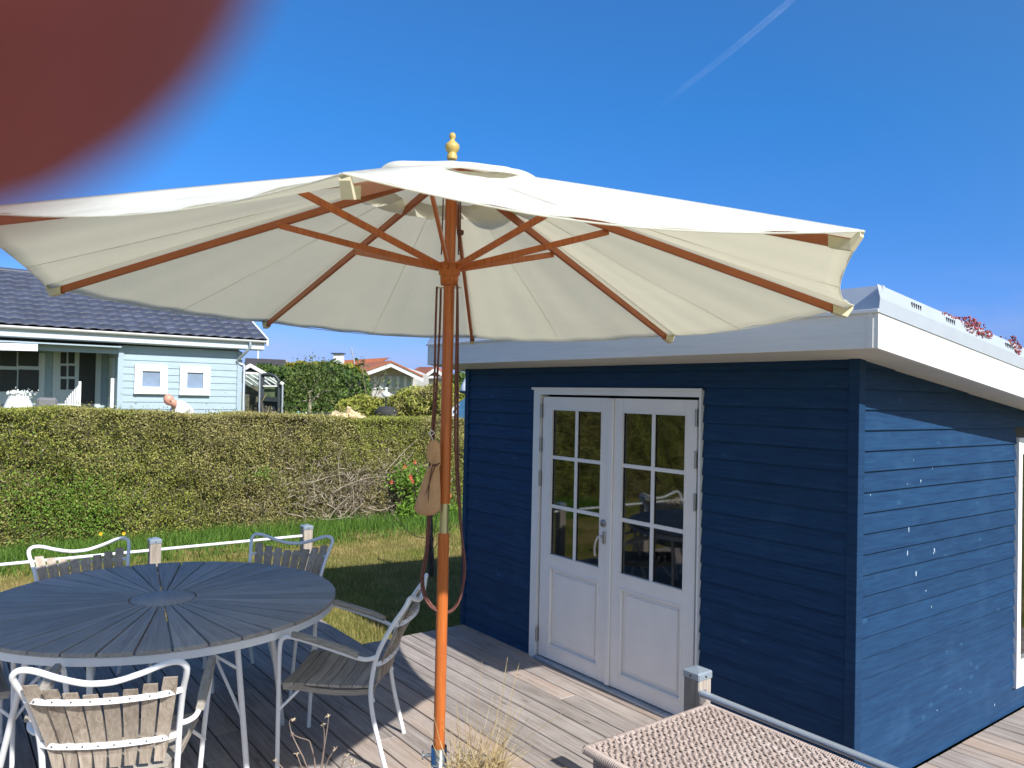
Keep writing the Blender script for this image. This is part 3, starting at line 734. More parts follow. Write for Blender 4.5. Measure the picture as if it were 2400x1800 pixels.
# ------------------------------------------------------------------ armchairs
def make_chair():
    root = thing('garden_armchair', '', 'chair', (0,0,0))
    r = .0125
    side = [(-.283,.245,0),(-.250,.250,.12),(-.205,.255,.30),(-.190,.258,.45),(-.222,.268,.63),(-.300,.290,.79),(-.362,.312,.885),(-.385,.312,.922),(-.392,.286,.942),(-.396,.235,.938),(-.402,.15,.908),(-.408,.06,.884),(-.41,0,.880)]
    full = [(x,y,z) for x,y,z in side]+[(x,-y,z) for x,y,z in side[-2::-1]]
    obj('back_frame', MB().tube(cr(full, 5), r, 12), M_tube, root, True)
    for s in (1, -1):
        arm = [(-.218,s*.266,.625),(-.185,s*.300,.622),(-.145,s*.325,.632),(-.05,s*.334,.662),(.12,s*.336,.712),(.225,s*.335,.735),(.268,s*.332,.728),(.288,s*.326,.69),(.296,s*.312,.56),(.302,s*.290,.30),(.306,s*.270,0)]
        obj('arm_frame', MB().tube(cr(arm, 5), r*.96, 12), M_tube, root, True)
        w = MB(); ax = [(-.135,.655,.036),(-.06,.684,.044),(.06,.716,.048),(.17,.744,.044),(.222,.752,.034)]
        vs = []; fs = []
        for (v, z, ww) in ax:
            yc = s*.335
            vs += [(v,yc-ww/2,z-.004),(v,yc-ww/2+.006,z+.012),(v,yc+ww/2-.006,z+.012),(v,yc+ww/2,z-.004),(v,yc+ww/2-.004,z-.014),(v,yc-ww/2+.004,z-.014)]
        for i in range(4): fs += [(i*6+q, i*6+(q+1) % 6, (i+1)*6+(q+1) % 6, (i+1)*6+q) for q in range(6)]
        fs += [tuple(range(6))[::-1], tuple(range(24,30))]
        obj('armrest', w.add(vs, fs, False), M_teakA, root, True)
        # seat side rail, curved
        pts = [(-.20,.448),(-.10,.440),(.02,.441),(.12,.452),(.20,.466),(.285,.470)]
        vs = []; fs = []
        for i, (v, z) in enumerate(pts):
            yc = s*(.215+.045*(v+.2)/.48)
            vs += [(v,yc-.012,z-.038),(v,yc+.012,z-.038),(v,yc+.012,z-.010),(v,yc-.012,z-.010)]
        for i in range(len(pts)-1): fs += [(i*4+q, (i+1)*4+q, (i+1)*4+(q+1) % 4, i*4+(q+1) % 4) for q in range(4)]
        fs += [(0,1,2,3), tuple(len(vs)-4+q for q in (3,2,1,0))]
        obj('seat_rail', MB().add(vs, fs), M_teakA, root, True)
        obj('brace', MB().tube([(.300,s*.300,.33),(.235,s*.262,.395),(.20,s*.245,.432)], .0085, 8).tube([(-.200,s*.250,.36),(-.235,s*.262,.50)] if False else [(.20,s*.245,.434),(-.19,s*.215,.412),(-.205,s*.252,.38)], .0085, 8), M_tube, root, True)
    obj('cross_tube', MB().tube([(.20,-.245,.430),(.20,.245,.430)], .0085, 8).tube([(-.17,-.222,.415),(-.17,.222,.415)], .0085, 8), M_tube, root, True)
    zf = lambda v: .452+.10*max(0, v+.02)**1.0*.62 - (0 if v < .22 else (v-.22)*.10)
    for k in range(8):
        v0 = -.205+k*.0625; v1 = v0+.0575; hw = .225+.048*(v0+.2)/.48
        vs = []
        for v, hh in ((v0, hw), (v1, hw+.006)):
            for yy_, dz in ((-1,.004),(-.5,-.003),(0,-.006),(.5,-.003),(1,.004)): vs.append((v, yy_*hh, zf(v)+dz))
        b = len(vs); vs += [(x,y,z-.014) for x,y,z in vs]
        fs = [(i, i+5, i+6, i+1) for i in range(4)]+[(b+i, b+i+1, b+i+6, b+i+5) for i in range(4)]
        fs += [(i, i+1, b+i+1, b+i) for i in range(4)]+[(5+i, b+5+i, b+6+i, 6+i) for i in range(4)]+[(0,b,b+5,5),(4,9,b+9,b+4)]
        vs = [(x,y,-z) if False else (x,y,z) for x,y,z in vs]
        obj('seat_slat', MB().add(vs, [f[::-1] for f in fs]), M_teakS, root, True)
    def backpt(u, z):
        # surface the back slats lie on: leans back with height, curves back in the middle
        lean = -.196-.0-(max(0, z-.50))**1.25*.60
        return Vector((lean-.055*(1-(u/.30)**2)+.012, u, z))
    for k in range(8):
        f = (k-3.5)/3.5; ub_, ut = f*.192, f*.255; zt = .828+.050*abs(f)**1.5; zb = .475
        N = 7; vs = []
        for i in range(N):
            t = i/(N-1); z = zb+(zt-zb)*t; u = ub_+(ut-ub_)*t**1.1; w = (.047+.014*t)/2*(1 if 0 < i < N-1 else .86)
            for du, dv in ((-w,0),(w,0)):
                p = backpt(u, z); vs.append((p.x+.005, u+du, z)); 
            for du in (w, -w):
                p = backpt(u, z); vs.append((p.x-.006, u+du, z))
        fs = [(i*4+q, i*4+(q+1) % 4, (i+1)*4+(q+1) % 4, (i+1)*4+q) for i in range(N-1) for q in range(4)]+[(0,3,2,1), tuple(4*(N-1)+q for q in range(4))]
        obj('back_slat', MB().add(vs, fs), M_teakB, root, True)
    for (u1, v1, z1, dz) in ((.294,-.318,.805,-.004), (.262,-.220,.582,-.0)):
        pts = [Vector((backpt(u1*q, z1).x-.0125 if abs(q) < .9 else v1, u1*q, z1+dz*(1-q*q))) for q in (-1,-.8,-.55,-.25,0,.25,.55,.8,1)]
        pts = cr(pts, 4); vs = []; n = len(pts)
        for p in pts: vs += [(p.x-.003,p.y,p.z-.012),(p.x-.003,p.y,p.z+.012),(p.x+.003,p.y,p.z+.012),(p.x+.003,p.y,p.z-.012)]
        fs = [(i*4+q, i*4+(q+1) % 4, (i+1)*4+(q+1) % 4, (i+1)*4+q) for i in range(n-1) for q in range(4)]
        rl = obj('back_rail', MB().add(vs, [f[::-1] for f in fs], False), M_tube, root, True)
        sc = MB()
        for k in range(8):
            f = (k-3.5)/3.5; t = (z1-.475)/.37; u = f*(.192+(.063)*t**1.1); p = backpt(u, z1)
            sc.tube([(p.x-.0155, u, z1), (p.x-.0175, u, z1)], .0042, 7)
        obj('screw_heads', sc, M_hinge, rl, True)['kind'] = 'stuff'
    return root
def objwood(name, axis, cols=None, **kw):
    d, m_, l = cols or ((.20,.175,.145), (.35,.315,.265), (.47,.43,.37))
    return wood(name, d, m_, l, axis=axis, rnd=.13, obj=True, knots=False, **kw)
M_teakS = objwood('weathered_seat_slats', 1)
M_teakB = objwood('weathered_back_slats', 2, ((.20,.155,.12), (.37,.305,.24), (.52,.45,.37)))
M_teakA = objwood('weathered_armrest', 0)
ch0 = make_chair()
spots = [(-1.961,-1.909,-2.268,'white tube armchair with grey slats beside the parasol pole, seen from its side'),
         (-1.632,-3.142,2.732,'white armchair with its sunlit back towards us in front of the table, nearest chair'),
         (-3.659,-2.959,.076,'armchair behind the left side of the round table, half its top rail sunlit'),
         (-3.278,-1.888,-.729,'armchair behind the right side of the round table, wholly in parasol shade'),
         (-2.86,-3.79,1.60,'armchair of which only one white front leg shows at the left picture edge')]
for i, (x, y, a, lb) in enumerate(spots):
    c = ch0 if i == 0 else copy_tree(ch0)
    c.location = (x, y, 0); c.rotation_euler = (0, 0, a); tag(c, lb, 'chair', 'white tube armchairs round the table')

# ------------------------------------------------------------------ railings
def post(x, y, top, lb, b=0.0):
    p = thing('railing_post', lb, 'post', (x, y, b), 0, 'wooden railing posts on the deck')
    obj('post_shaft', MB().bbox(x-.045, x+.045, y-.045, y+.045, b, top-.012, .004), M_post, p)
    w = .050; m = MB().bbox(x-w, x+w, y-w, y+w, top-.045, top-.006, .006)
    m.add([(x-w+.006,y-w+.006,top-.006),(x+w-.006,y-w+.006,top-.006),(x+w-.006,y+w-.006,top-.006),(x-w+.006,y+w-.006,top-.006),(x,y,top+.010)], [(0,1,4),(1,2,4),(2,3,4),(3,0,4)])
    m.tube([(x+w-.001,y-.02,top-.026),(x+w+.002,y-.02,top-.026)], .005, 8)
    obj('post_cap', m, M_cap, p)
    obj('screw', MB().tube([(x+w,y-.001,top-.026),(x+w+.0035,y-.001,top-.026)], .005, 8).tube([(x,y-w,top-.026),(x,y-w-.0035,top-.026)], .005, 8), M_slot, p)
post(-5.0, -2.29, .757, 'deck railing post behind the middle of the round table')
post(-5.0, -.93, .757, 'deck railing post at the lawn corner, behind the right rear armchair')
post(-5.0, -3.75, .757, 'deck railing post past the left picture edge, seen only in the door glass')
post(-.235, -.955, .785, 'grey capped railing post in front of the white doors, by the wicker box')
rl = thing('hand_rail', 'slim pale metal tube rail along the lawn edge of the deck, behind the table', 'railing', (-5.0,-2.3,.66))
for a, b in ((-5.6,-3.797), (-3.703,-2.337), (-2.243,-.977)): obj('rail_tube', MB().tube([(-5.0,a,.655),(-5.0,b,.655)], .013, 12), M_tube, rl)
rl2 = thing('hand_rail', 'grey metal tube rail running behind the wicker box past the shed corner', 'railing', (1,-.985,.69))
obj('rail_tube', MB().tube([(-.189,-.985,.688),(2.5,-.985,.688)], .0165, 14), M_greytube, rl2)
obj('rail_bracket', MB().bbox(-.19,-.182,-1.0,-.955,.64,.70,.002), M_steel, rl2)

# ------------------------------------------------------------------ wicker box
WX0, WX1, WY0, WY1, WZ = -.065, 1.35, -1.82, -1.085, .700
wk = thing('wicker_box', 'brown grey woven wicker box table at the bottom right in front of the rail', 'table', (.6,-1.45,0))
M_wick = wood('wicker_strand', (.22,.165,.14), (.40,.32,.28), (.56,.48,.44), axis=0, rnd=.0, rough=.5, knots=False, gs=1.3, bumps=.1)
def strands():
    Vs = []; Fs = []; off = 0
    ny_ = int((WY1-WY0)/.0076); step = .0045
    X = np.arange(WX0, WX1+.001, step); 
    for i in range(ny_):
        yc = WY0+.005+i*.0076
        ph = (i % 4) * PI/2 + (PI if (i//4) % 2 else 0)*.35
        z = WZ+.0030*np.sin(X*2*PI/.034+ph+.25*np.sin(i*1.7)); y = yc+.0011*np.sin(X*40+i*2.3)+.0006*np.random.randn(len(X))
        a = .0030; b = .0020
        ring = np.stack([np.stack([X, y-a, z], 1), np.stack([X, y-a*.4, z+b], 1), np.stack([X, y+a*.5, z+b*.9], 1), np.stack([X, y+a, z-.0004], 1)], 1).reshape(-1,3)
        n = len(X); base = np.arange(n-1)*4
        q = np.concatenate([np.stack([base+k, base+k+1, base+k+5, base+k+4], 1) for k in range(3)])
        Vs.append(ring); Fs.append(q+off); off += n*4
    Y = np.arange(WY0, WY1+.001, .0055)
    for i in range(int((WX1-WX0)/.034)):
        xc = WX0+.012+i*.034; z = WZ-.0006+.0028*np.cos(Y*2*PI/.0304+(i % 2)*PI)
        for dx in (-.0032, .0034):
            x = xc+dx+.0006*np.random.randn(len(Y)); a = .0027; b = .0020
            ring = np.stack([np.stack([x-a, Y, z-.001], 1), np.stack([x-a*.3, Y, z+b], 1), np.stack([x+a*.4, Y, z+b], 1), np.stack([x+a, Y, z-.001], 1)], 1).reshape(-1,3)
            n = len(Y); base = np.arange(n-1)*4
            q = np.concatenate([np.stack([base+k, base+k+4, base+k+5, base+k+1], 1) for k in range(3)])
            Vs.append(ring); Fs.append(q+off); off += n*4
    return np.concatenate(Vs)-np.array(org(wk)), np.concatenate(Fs)
vv, ff = strands(); me = npmesh('woven_top', vv, ff); me.polygons.foreach_set('use_smooth', [True]*len(me.polygons))
tag(obj('woven_top', me, M_wick, wk, True), kind='stuff')
M_wdark = plain('dark_wicker_under', (.045,.032,.026), .8)
obj('top_panel', MB().box(WX0+.004, WX1-.004, WY0+.004, WY1-.004, WZ-.03, WZ-.0045), M_wdark, wk)
ed = MB(); 
def coil(a, b, nrm):
    a = Vector(a); b = Vector(b); L = (b-a).length; n = int(L/.0095); t = (b-a).normalized(); nrm = Vector(nrm)
    for i in range(n):
        c = a+t*(L*(i+.5)/n)
        pts = []
        for q in range(7):
            an = -.55+q/6*3.7
            pts.append(c+nrm*(.017*math.cos(an)-.006)+Vector((0,0,1))*(.017*math.sin(an)-.014)+t*(.006*(q/6-.5)+random.uniform(-.001,.001)))
        ed.tube(pts, .0045, 5, caps=False)
coil((WX0,WY0,WZ),(WX0,WY1,WZ),(-1,0,0)); coil((WX0,WY0,WZ),(WX1,WY0,WZ),(0,-1,0)); coil((WX0,WY1,WZ),(WX1,WY1,WZ),(0,1,0)); coil((WX1,WY0,WZ),(WX1,WY1,WZ),(1,0,0))
tag(obj('wrapped_edge', ed, M_wick, wk), kind='stuff')
bd = MB(); ins = .025
for (ax, a0, a1, cst, sgn) in (('x',WX0+ins,WX1-ins,WY0+ins,-1),('x',WX0+ins,WX1-ins,WY1-ins,1),('y',WY0+ins,WY1-ins,WX0+ins,-1),('y',WY0+ins,WY1-ins,WX1-ins,1)):
    for k in range(60):
        z = .02+k*.011
        P0 = (a0,cst,z) if ax == 'x' else (cst,a0,z); P1 = (a1,cst,z) if ax == 'x' else (cst,a1,z)
        bd.tube([P0, P1], .0058, 6, caps=False)
tag(obj('woven_side', bd, M_wick, wk), kind='stuff')
obj('inner_case', MB().box(WX0+ins+.004, WX1-ins-.004, WY0+ins+.004, WY1-ins-.004, .0, WZ-.031), M_wdark, wk)

# ------------------------------------------------------------------ planters with dry stalks (in front of the deck, below the view)
def planter(name_lb, x0, x1, y0, y1, h):
    t = thing('planter_box', name_lb, 'planter', ((x0+x1)/2, (y0+y1)/2, 0))
    for a in range(4):
        z0 = .01+a*(h-.01)/4; z1 = z0+(h-.01)/4-.004
        for (a0,a1,b0,b1) in ((x0,x1,y0,y0+.02),(x0,x1,y1-.02,y1),(x0,x0+.02,y0+.021,y1-.021),(x1-.02,x1,y0+.021,y1-.021)):
            obj('plank', MB().bbox(a0,a1,b0,b1,z0,z1,.002), M_post, t)
    obj('soil', MB().box(x0+.02,x1-.02,y0+.02,y1-.02,.02,h-.05), plain('planter_soil', (.05,.035,.025), .95), t)
    return t
pc1 = UD(1170, 1990, 2.80); pc2 = UD(700, 2010, 2.75)
H1, H2 = .34, .34
planter('wooden planter box holding the clump of dry grass, below the picture edge', pc1.x-.26, pc1.x+.26, pc1.y-.15, pc1.y+.15, H1)
planter('wooden planter box holding the dead flower stalks, below the picture edge', pc2.x-.22, pc2.x+.22, pc2.y-.15, pc2.y+.15, H2)
M_straw = leafmat('straw', ((.34,.24,.10), (.50,.38,.19), (.62,.50,.29)), trans=.15, rough=.6)
gr = MB()
random.seed(11)
blad = [((1055,1860),(1012,1660)),((1060,1860),(1010,1735)),((1075,1850),(1068,1640)),((1085,1860),(1070,1650)),((1085,1850),(1100,1625)),((1075,1850),(1056,1680)),((1110,1850),(1155,1627)),((1120,1850),(1168,1605)),((1130,1850),(1183,1585)),((1140,1850),(1190,1540)),((1145,1850),(1189,1542)),((1150,1850),(1215,1560)),((1150,1850),(1217,1555)),((1150,1850),(1235,1640)),((1120,1850),(1325,1665)),((1130,1850),(1255,1755)),((1160,1850),(1290,1779)),((1150,1850),(1330,1798)),((1150,1850),(1228,1650)),((1140,1850),(1240,1680)),((1100,1850),(1120,1690)),((1150,1850),(1260,1735)),((1135,1850),(1205,1690)),((1125,1860),(1190,1700)),((1050,1860),(1040,1755)),((1060,1860),(1048,1770))]
for k in range(190):
    cx = random.choice([1070,1085,1130,1140,1150,1165]); hh = abs(random.gauss(0, 62)); sp_ = random.gauss(0, 32)
    blad.append(((cx+random.uniform(-28,28), 1855), (cx+sp_*1.4+random.uniform(-10,30), 1800-hh)))
base = UD(1130, 1990, 2.80)
for (b, t_) in blad:
    D = 2.80+random.uniform(-.14,.14); D2 = D+random.uniform(-.12,.12)
    foot = Vector((base.x+random.uniform(-.09,.09)+(b[0]-1130)*.0010, base.y+random.uniform(-.06,.06)+(b[0]-1130)*.0010, H1-.06))
    mid = UD(b[0]+random.uniform(-5,5), b[1]-30, D); tip = UD(*t_, D2)
    pts = cr([foot, mid, mid.lerp(tip, .5)+Vector((random.uniform(-.006,.006),random.uniform(-.006,.006),.003)), tip], 4)
    n = len(pts); gr.tube(pts, [.0021*(1-.75*i/n) for i in range(n)], 4)
cl = thing('dry_grass_clump', 'clump of straw coloured dry grass stalks right of the parasol pole', 'grass clump', (base.x, base.y, H1-.06))
tag(obj('stalks', gr, M_straw, cl), kind='stuff')
M_dead = plain('dead_stalk', (.20,.15,.12), .8, var=.3, scale=30)
M_seed = plain('dry_seed_head', (.48,.38,.26), .8, var=.3, scale=60)
dp = thing('dead_flower_stalks', 'dead branching flower stalks with dry seed heads at the bottom edge left of the pole', 'dead plant', (pc2.x, pc2.y, H2-.06))
def QP(x, y, d=0): return UD(x, y, 2.78+d)
stems = [[(735,1870),(716,1790),(700,1755),(684,1720),(678,1690),(686,1690)],[(740,1880),(738,1790),(728,1745),(722,1735),(700,1728),(684,1720)],[(745,1880),(752,1800),(762,1740),(768,1700),(770,1680)],[(742,1870),(757,1780),(760,1730),(758,1700)],[(746,1880),(765,1790),(790,1750),(786,1757)],[(738,1880),(715,1820),(700,1780),(696,1768)],[(760,1880),(800,1800),(804,1776),(812,1773)],[(762,1880),(822,1800),(822,1786)],[(765,1880),(790,1820),(810,1780),(830,1790)],[(730,1880),(680,1820),(655,1792),(645,1785)]]
sm = MB(); hd_ = MB()
for i, st in enumerate(stems):
    pts = cr([dp.location+Vector((random.uniform(-.04,.04), random.uniform(-.04,.04), 0))]+[QP(x, y, .04*math.sin(i*2.1)) for x, y in st], 4); n = len(pts)
    sm.tube(pts, [.0034*(1-.62*k/n) for k in range(n)], 6)
    tip = pts[-1]
    for q in range(7):
        d = Vector((random.gauss(0,1), random.gauss(0,1), random.gauss(.6,.8))).normalized()
        L = random.uniform(.005,.015); hd_.tube([tip, tip+d*L*.6+Vector((0,0,.003)), tip+d*L], [.0018,.0014,.0008], 4)
obj('stem', sm, M_dead, dp); tag(obj('seed_heads', hd_, M_seed, dp), kind='stuff')

# ------------------------------------------------------------------ hedge
HX = -9.72
def hz(y):
    v = np.interp(y, [-12,-4.2,-2.8,-1.2,.2,1.8,3.4,8], [1.78,1.76,1.75,1.70,1.67,1.63,1.60,1.58]); return v+.02*np.sin(y*2.3)+.015*np.sin(y*5.1+1)
hedge = thing('hedge', 'long clipped hedge of mixed green and brown twigs across the lawn', 'hedge', (HX-.5, -1, LAWN))
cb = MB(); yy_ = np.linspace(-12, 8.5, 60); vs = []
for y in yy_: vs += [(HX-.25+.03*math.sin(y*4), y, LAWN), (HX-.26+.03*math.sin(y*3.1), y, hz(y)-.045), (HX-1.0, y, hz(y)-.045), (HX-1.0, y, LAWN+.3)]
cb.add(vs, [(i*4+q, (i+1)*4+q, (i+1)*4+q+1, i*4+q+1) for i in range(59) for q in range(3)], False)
obj('shadow_core', cb, plain('hedge_shadow', (.05,.048,.02), .95, var=.4, scale=8), hedge)  # dark sheet stands for the shade inside the hedge
def hedge_pts(n, topfrac=.28, depth=.16):
    y = -12+20.4*np.random.rand(n); zt = hz(y); u = np.random.rand(n); top = np.random.rand(n) < topfrac
    z = LAWN+(zt-LAWN)*u**.92; dx = np.abs(np.random.randn(n))*depth*.55
    lump = .06*np.sin(y*3.3+z*2)+.05*np.sin(y*7.1-z*5)+.03*np.sin(z*11+y*2)+.02*np.sin(y*19+z*7)
    x = HX+lump-dx - np.clip((z-zt+.25)/.25, 0, 1)**2*.12
    xt = HX-.05-np.random.rand(n)*.95; zt2 = zt-np.abs(np.random.randn(n))*.035+np.where(np.random.rand(n) < .05, np.random.exponential(.035, n), 0)
    x = np.where(top, xt, x); z = np.where(top, zt2, z)
    hol = np.sin(y*4.7+1.3*np.sin(z*5))*np.sin(z*9.0+1.7*np.sin(y*3.1))+.5*np.sin(y*13+z*6)*np.sin(z*17-y*3)
    x = np.where((hol < -.55) & ~top & (np.random.rand(n) < .75), x-.12, x)
    return np.stack([x, y, z], 1)
def leaves(P, L, w, up=.25, norm=None):
    n = len(P); d = np.random.randn(n,3); d[:,2] += up; d /= np.linalg.norm(d, axis=1)[:,None]
    if norm is not None: nn = np.random.randn(n,3)*.9+np.array(norm)
    else: nn = np.random.randn(n,3)
    s = np.cross(d, nn); s /= np.linalg.norm(s, axis=1)[:,None]+1e-9
    ll = (L*(.55+.9*np.random.rand(n)))[:,None]; ww = ll*w
    A = P-d*ll*.5; B = P+s*ww*.5; Cc = P+d*ll*.5; D = P-s*ww*.5
    return np.stack([A,B,Cc,D], 1).reshape(-1,3), np.arange(4*n).reshape(-1,4)
M_hedge = leafmat('hedge_leaves', ((.10,.135,.022), (.24,.26,.04), (.40,.40,.09)), big=(.75,.44,.60), alt=((.15,.135,.035), (.29,.26,.08), (.44,.39,.17)), trans=.2)
M_twig = leafmat('hedge_twigs', ((.12,.09,.06), (.26,.21,.15), (.45,.39,.30)), trans=0)
O = np.array(org(hedge))
vv, ff = leaves(hedge_pts(300000), .031, .42, norm=(1.2,0,.5)); tag(obj('foliage', npmesh('foliage', vv-O, ff), M_hedge, hedge, True), kind='stuff')
P = hedge_pts(15000, .12, .12); vv, ff = leaves(P, .085, .055); tag(obj('twigs', npmesh('twigs', vv-O, ff), M_twig, hedge, True), kind='stuff')
# bare woody patch
c = UX(850, 1150, HX+.02); n = 5200
P = np.array([c.x, c.y, c.z])+np.random.randn(n,3)*np.array([.05,.75,.30]); P[:,2] = np.clip(P[:,2], LAWN+.02, 1.3)
vv, ff = leaves(P, .13, .055, up=.1); tag(obj('bare_twigs', npmesh('bare_twigs', vv-O, ff), M_twig, hedge, True), kind='stuff')
bb = MB(); random.seed(5)
for k in range(34):
    p = UX(random.uniform(700,960), random.uniform(1090,1225), HX+.06); d = Vector((random.uniform(-.05,.1), random.gauss(.15,.32), random.gauss(.12,.25)))
    pts = cr([p, p+d*.25+Vector((0.02,random.uniform(-.05,.05),random.uniform(-.05,.05))), p+d*.6, p+d*.9+Vector((.02,random.uniform(-.1,.1),random.uniform(-.1,.1)))], 3)
    bb.tube(pts, [.009*(1-.7*i/len(pts)) for i in range(len(pts))], 5)
tag(obj('bare_branches', bb, plain('pale_bark', (.36,.30,.22), .9, var=.2, scale=20), hedge), kind='stuff')
# bright shoots low in the hedge
M_fresh = leafmat('fresh_leaves', ((.08,.17,.02), (.16,.29,.035), (.27,.42,.07)), trans=.35)
for (px, py, sy, sz, n) in ((215,1195,.22,.30,1500),(160,1190,.5,.25,1600),(60,1180,.5,.3,1200),(610,1110,.16,.08,260)):
    c = UX(px, py, HX+.03); P = np.array(c)+np.random.randn(n,3)*np.array([.05,sy,sz]); P[:,2] = np.maximum(P[:,2], LAWN)
    vv, ff = leaves(P, .032, .5, norm=(1,0,.5)); tag(obj('fresh_shoots', npmesh('fresh_shoots', vv-O, ff), M_fresh, hedge, True), kind='stuff')
# flowering bush in front of the hedge
c = UX(985, 1150, -9.35)
fb = thing('flowering_bush', 'bright green bush with red flowers before the hedge, behind the cotton bag', 'bush', (c.x, c.y, LAWN))
P = np.concatenate([np.array(UX(px, py, -9.38))+np.random.randn(n,3)*np.array([.10,s,s2]) for px, py, s, s2, n in ((965,1120,.20,.12,800),(985,1190,.16,.10,500),(1000,1150,.22,.2,700),(955,1195,.10,.06,200),(1060,1200,.2,.1,300),(1020,1215,.25,.08,400))])
P[:,2] = np.maximum(P[:,2], LAWN+.02)
vv, ff = leaves(P, .055, .6, norm=(1,0,.6)); tag(obj('foliage', npmesh('bush_leaves', vv-np.array(fb.location), ff), M_fresh, fb, True), kind='stuff')
st = MB()
for k in range(7): st.tube(cr([(c.x+random.uniform(-.08,.08), c.y+random.uniform(-.1,.1), LAWN), (c.x+random.uniform(-.1,.1), c.y+random.uniform(-.2,.1), .3), (c.x+.05, c.y+random.uniform(-.35,.25), random.uniform(.6,.95))], 4), .008, 5)
obj('stem', st, M_dead, fb)
M_red = plain('coral_petal', (.62,.07,.05), .6, var=.15)
for (px, py) in ((948,1094),(963,1121),(967,1128),(961,1116),(917,1130),(972,1083),(1052,1166),(1054,1160)):
    q = UX(px, py, -9.22); m = MB()
    for j in range(5):
        a = 2*PI*j/5; d1 = Vector((.3, math.cos(a), math.sin(a))); d2 = Vector((.3, math.cos(a+.6), math.sin(a+.6)))
        m.add([q, q+d1*.028, q+(d1+d2)*.020, q+d2*.028], [(0,1,2,3)])
    obj('flower', m, M_red, fb)
# young tree tied to a stake in the shaded lawn
c = UZ(1010, 1352, LAWN)
yt = thing('young_tree', 'bare young tree tied to a dark stake on the shaded lawn behind the pole', 'tree', (c.x, c.y, LAWN))
DD = (c-CAM).dot(fw)
obj('stake', MB().bar(c, UD(1006, 1150, DD), .055, .05, (1,0,0)), plain('dark_stake', (.09,.07,.055), .9), yt)
tk = MB()
for pts, r_ in (([(1020,1350),(1015,1290),(1010,1240),(1018,1180)],.008),([(1012,1300),(1022,1220),(1034,1160)],.004),([(1014,1290),(1040,1255),(1075,1215)],.004),([(1003,1262),(970,1255),(940,1228),(915,1195)],.004),([(1012,1260),(1006,1200),(990,1150)],.004),([(1010,1330),(1040,1290),(1056,1250)],.003)):
    q = cr([UD(x, y, DD-.06) for x, y in pts], 4); tk.tube(q, [r_*(1.3-.8*i/len(q)) for i in range(len(q))], 5)
obj('trunk', tk, M_dead, yt)
# low plants behind the table and yellow flowers
M_olive = leafmat('olive_leaves', ((.07,.07,.02), (.15,.13,.04), (.26,.22,.08)), trans=.25)
for (px, py, s, lb) in ((540,1306,.13,'small brownish leafy plant standing in the lawn just above the table edge'), (452,1312,.08,'smallest low leafy plant half hidden behind the table top')):
    c = UZ(px, py+55, LAWN); D_ = (c-CAM).dot(fw); t = thing('low_plant', lb, 'plant', c)
    m = MB()
    for k in range(26):
        a = random.uniform(0, 2*PI); L = s*random.uniform(.6,1.4); hgt = random.uniform(.15,.36)*s/.13
        p0 = c+Vector((0,0,.0)); p1 = c+Vector((math.cos(a)*L*.5, math.sin(a)*L*.5, hgt*.9)); p2 = c+Vector((math.cos(a)*L, math.sin(a)*L, hgt))
        w = Vector((-math.sin(a), math.cos(a), 0))*.014
        m.tube([p0, p1], .003, 4, False); m.add([p1, (p1+p2)/2+w+Vector((0,0,.015)), p2, (p1+p2)/2-w+Vector((0,0,.015))], [(0,1,2,3)])
    obj('leaf', m, M_olive, t)['kind'] = 'stuff'
M_yel = plain('yellow_petal', (.75,.50,.02), .6)
for i, (px, py) in enumerate(((236,1251),(290,1250))):
    q = UX(px, py, -9.2); t = thing('yellow_flower', ('left' if i == 0 else 'right')+'most of two yellow flowers in the long grass under the hedge', 'flower', (q.x, q.y, LAWN))
    obj('stem', MB().tube([(q.x,q.y,LAWN), q], .004, 5), M_fresh, t)
    m = MB()
    for j in range(10):
        a = 2*PI*j/10; d1 = Vector((.25, math.cos(a), math.sin(a))); d2 = Vector((.25, math.cos(a+.5), math.sin(a+.5))); m.add([q, q+d1*.020, q+(d1+d2)*.013, q+d2*.020], [(0,1,2,3)])
    obj('bloom', m, M_yel, t)
#--FAR--
# ------------------------------------------------------------------ neighbour's blue house
NX = -17.9
M_bluepane = plain('painted_sky_pane', (.20,.27,.38), .08, var=.15, scale=3, bump=0)  # reflected sky is painted in as the blue base colour
nh = thing('neighbour_house', 'light blue timber house with dark blue glazed tile roof beyond the hedge', 'house', (NX-2, -3, .5))
M_lb = wood('light_blue_boards', (.29,.375,.435), (.33,.42,.475), (.37,.46,.515), axis=1, rnd=.03, rough=.6, knots=False, bumps=.1)
M_tile = plain('blue_glazed_tile', (.046,.056,.088), .5, var=.25, scale=5, bump=.05, spec=.3, rnd=.14)
GB = .55
yA, yB = -.34, 2.50          # projecting annex
EZ = UX(625, 801, NX+.40).z   # eave height
def nwall(x0, x1, y0, y1, z0, z1): return MB().box(x0, x1, y0, y1, z0, z1)
wt = 3.02
zz = GB
while zz < wt-.01:
    z1 = min(zz+.165, wt)
    m = MB().add([(NX+.022,yA,zz),(NX+.022,yB,zz),(NX+.004,yB,z1+.01),(NX+.004,yA,z1+.01),(NX-.03,yA,zz),(NX-.03,yB,zz),(NX-.03,yB,z1+.01),(NX-.03,yA,z1+.01)],[(0,1,2,3),(4,7,6,5),(0,4,5,1),(1,5,6,2),(2,6,7,3),(3,7,4,0)])
    obj('wall_board', m, M_lb, nh); zz = z1
obj('end_wall', nwall(NX-6.2, NX-.031, yB-.06, yB-.02, GB, wt), M_lb, nh)
obj('corner_board', MB().box(NX+.0225, NX+.045, yA-.02, yA+.10, GB, wt), M_lb, nh)
obj('corner_board', MB().box(NX+.0225, NX+.045, yB-.10, yB+.02, GB, wt), M_lb, nh)
RX = NX-1.35
zz = GB
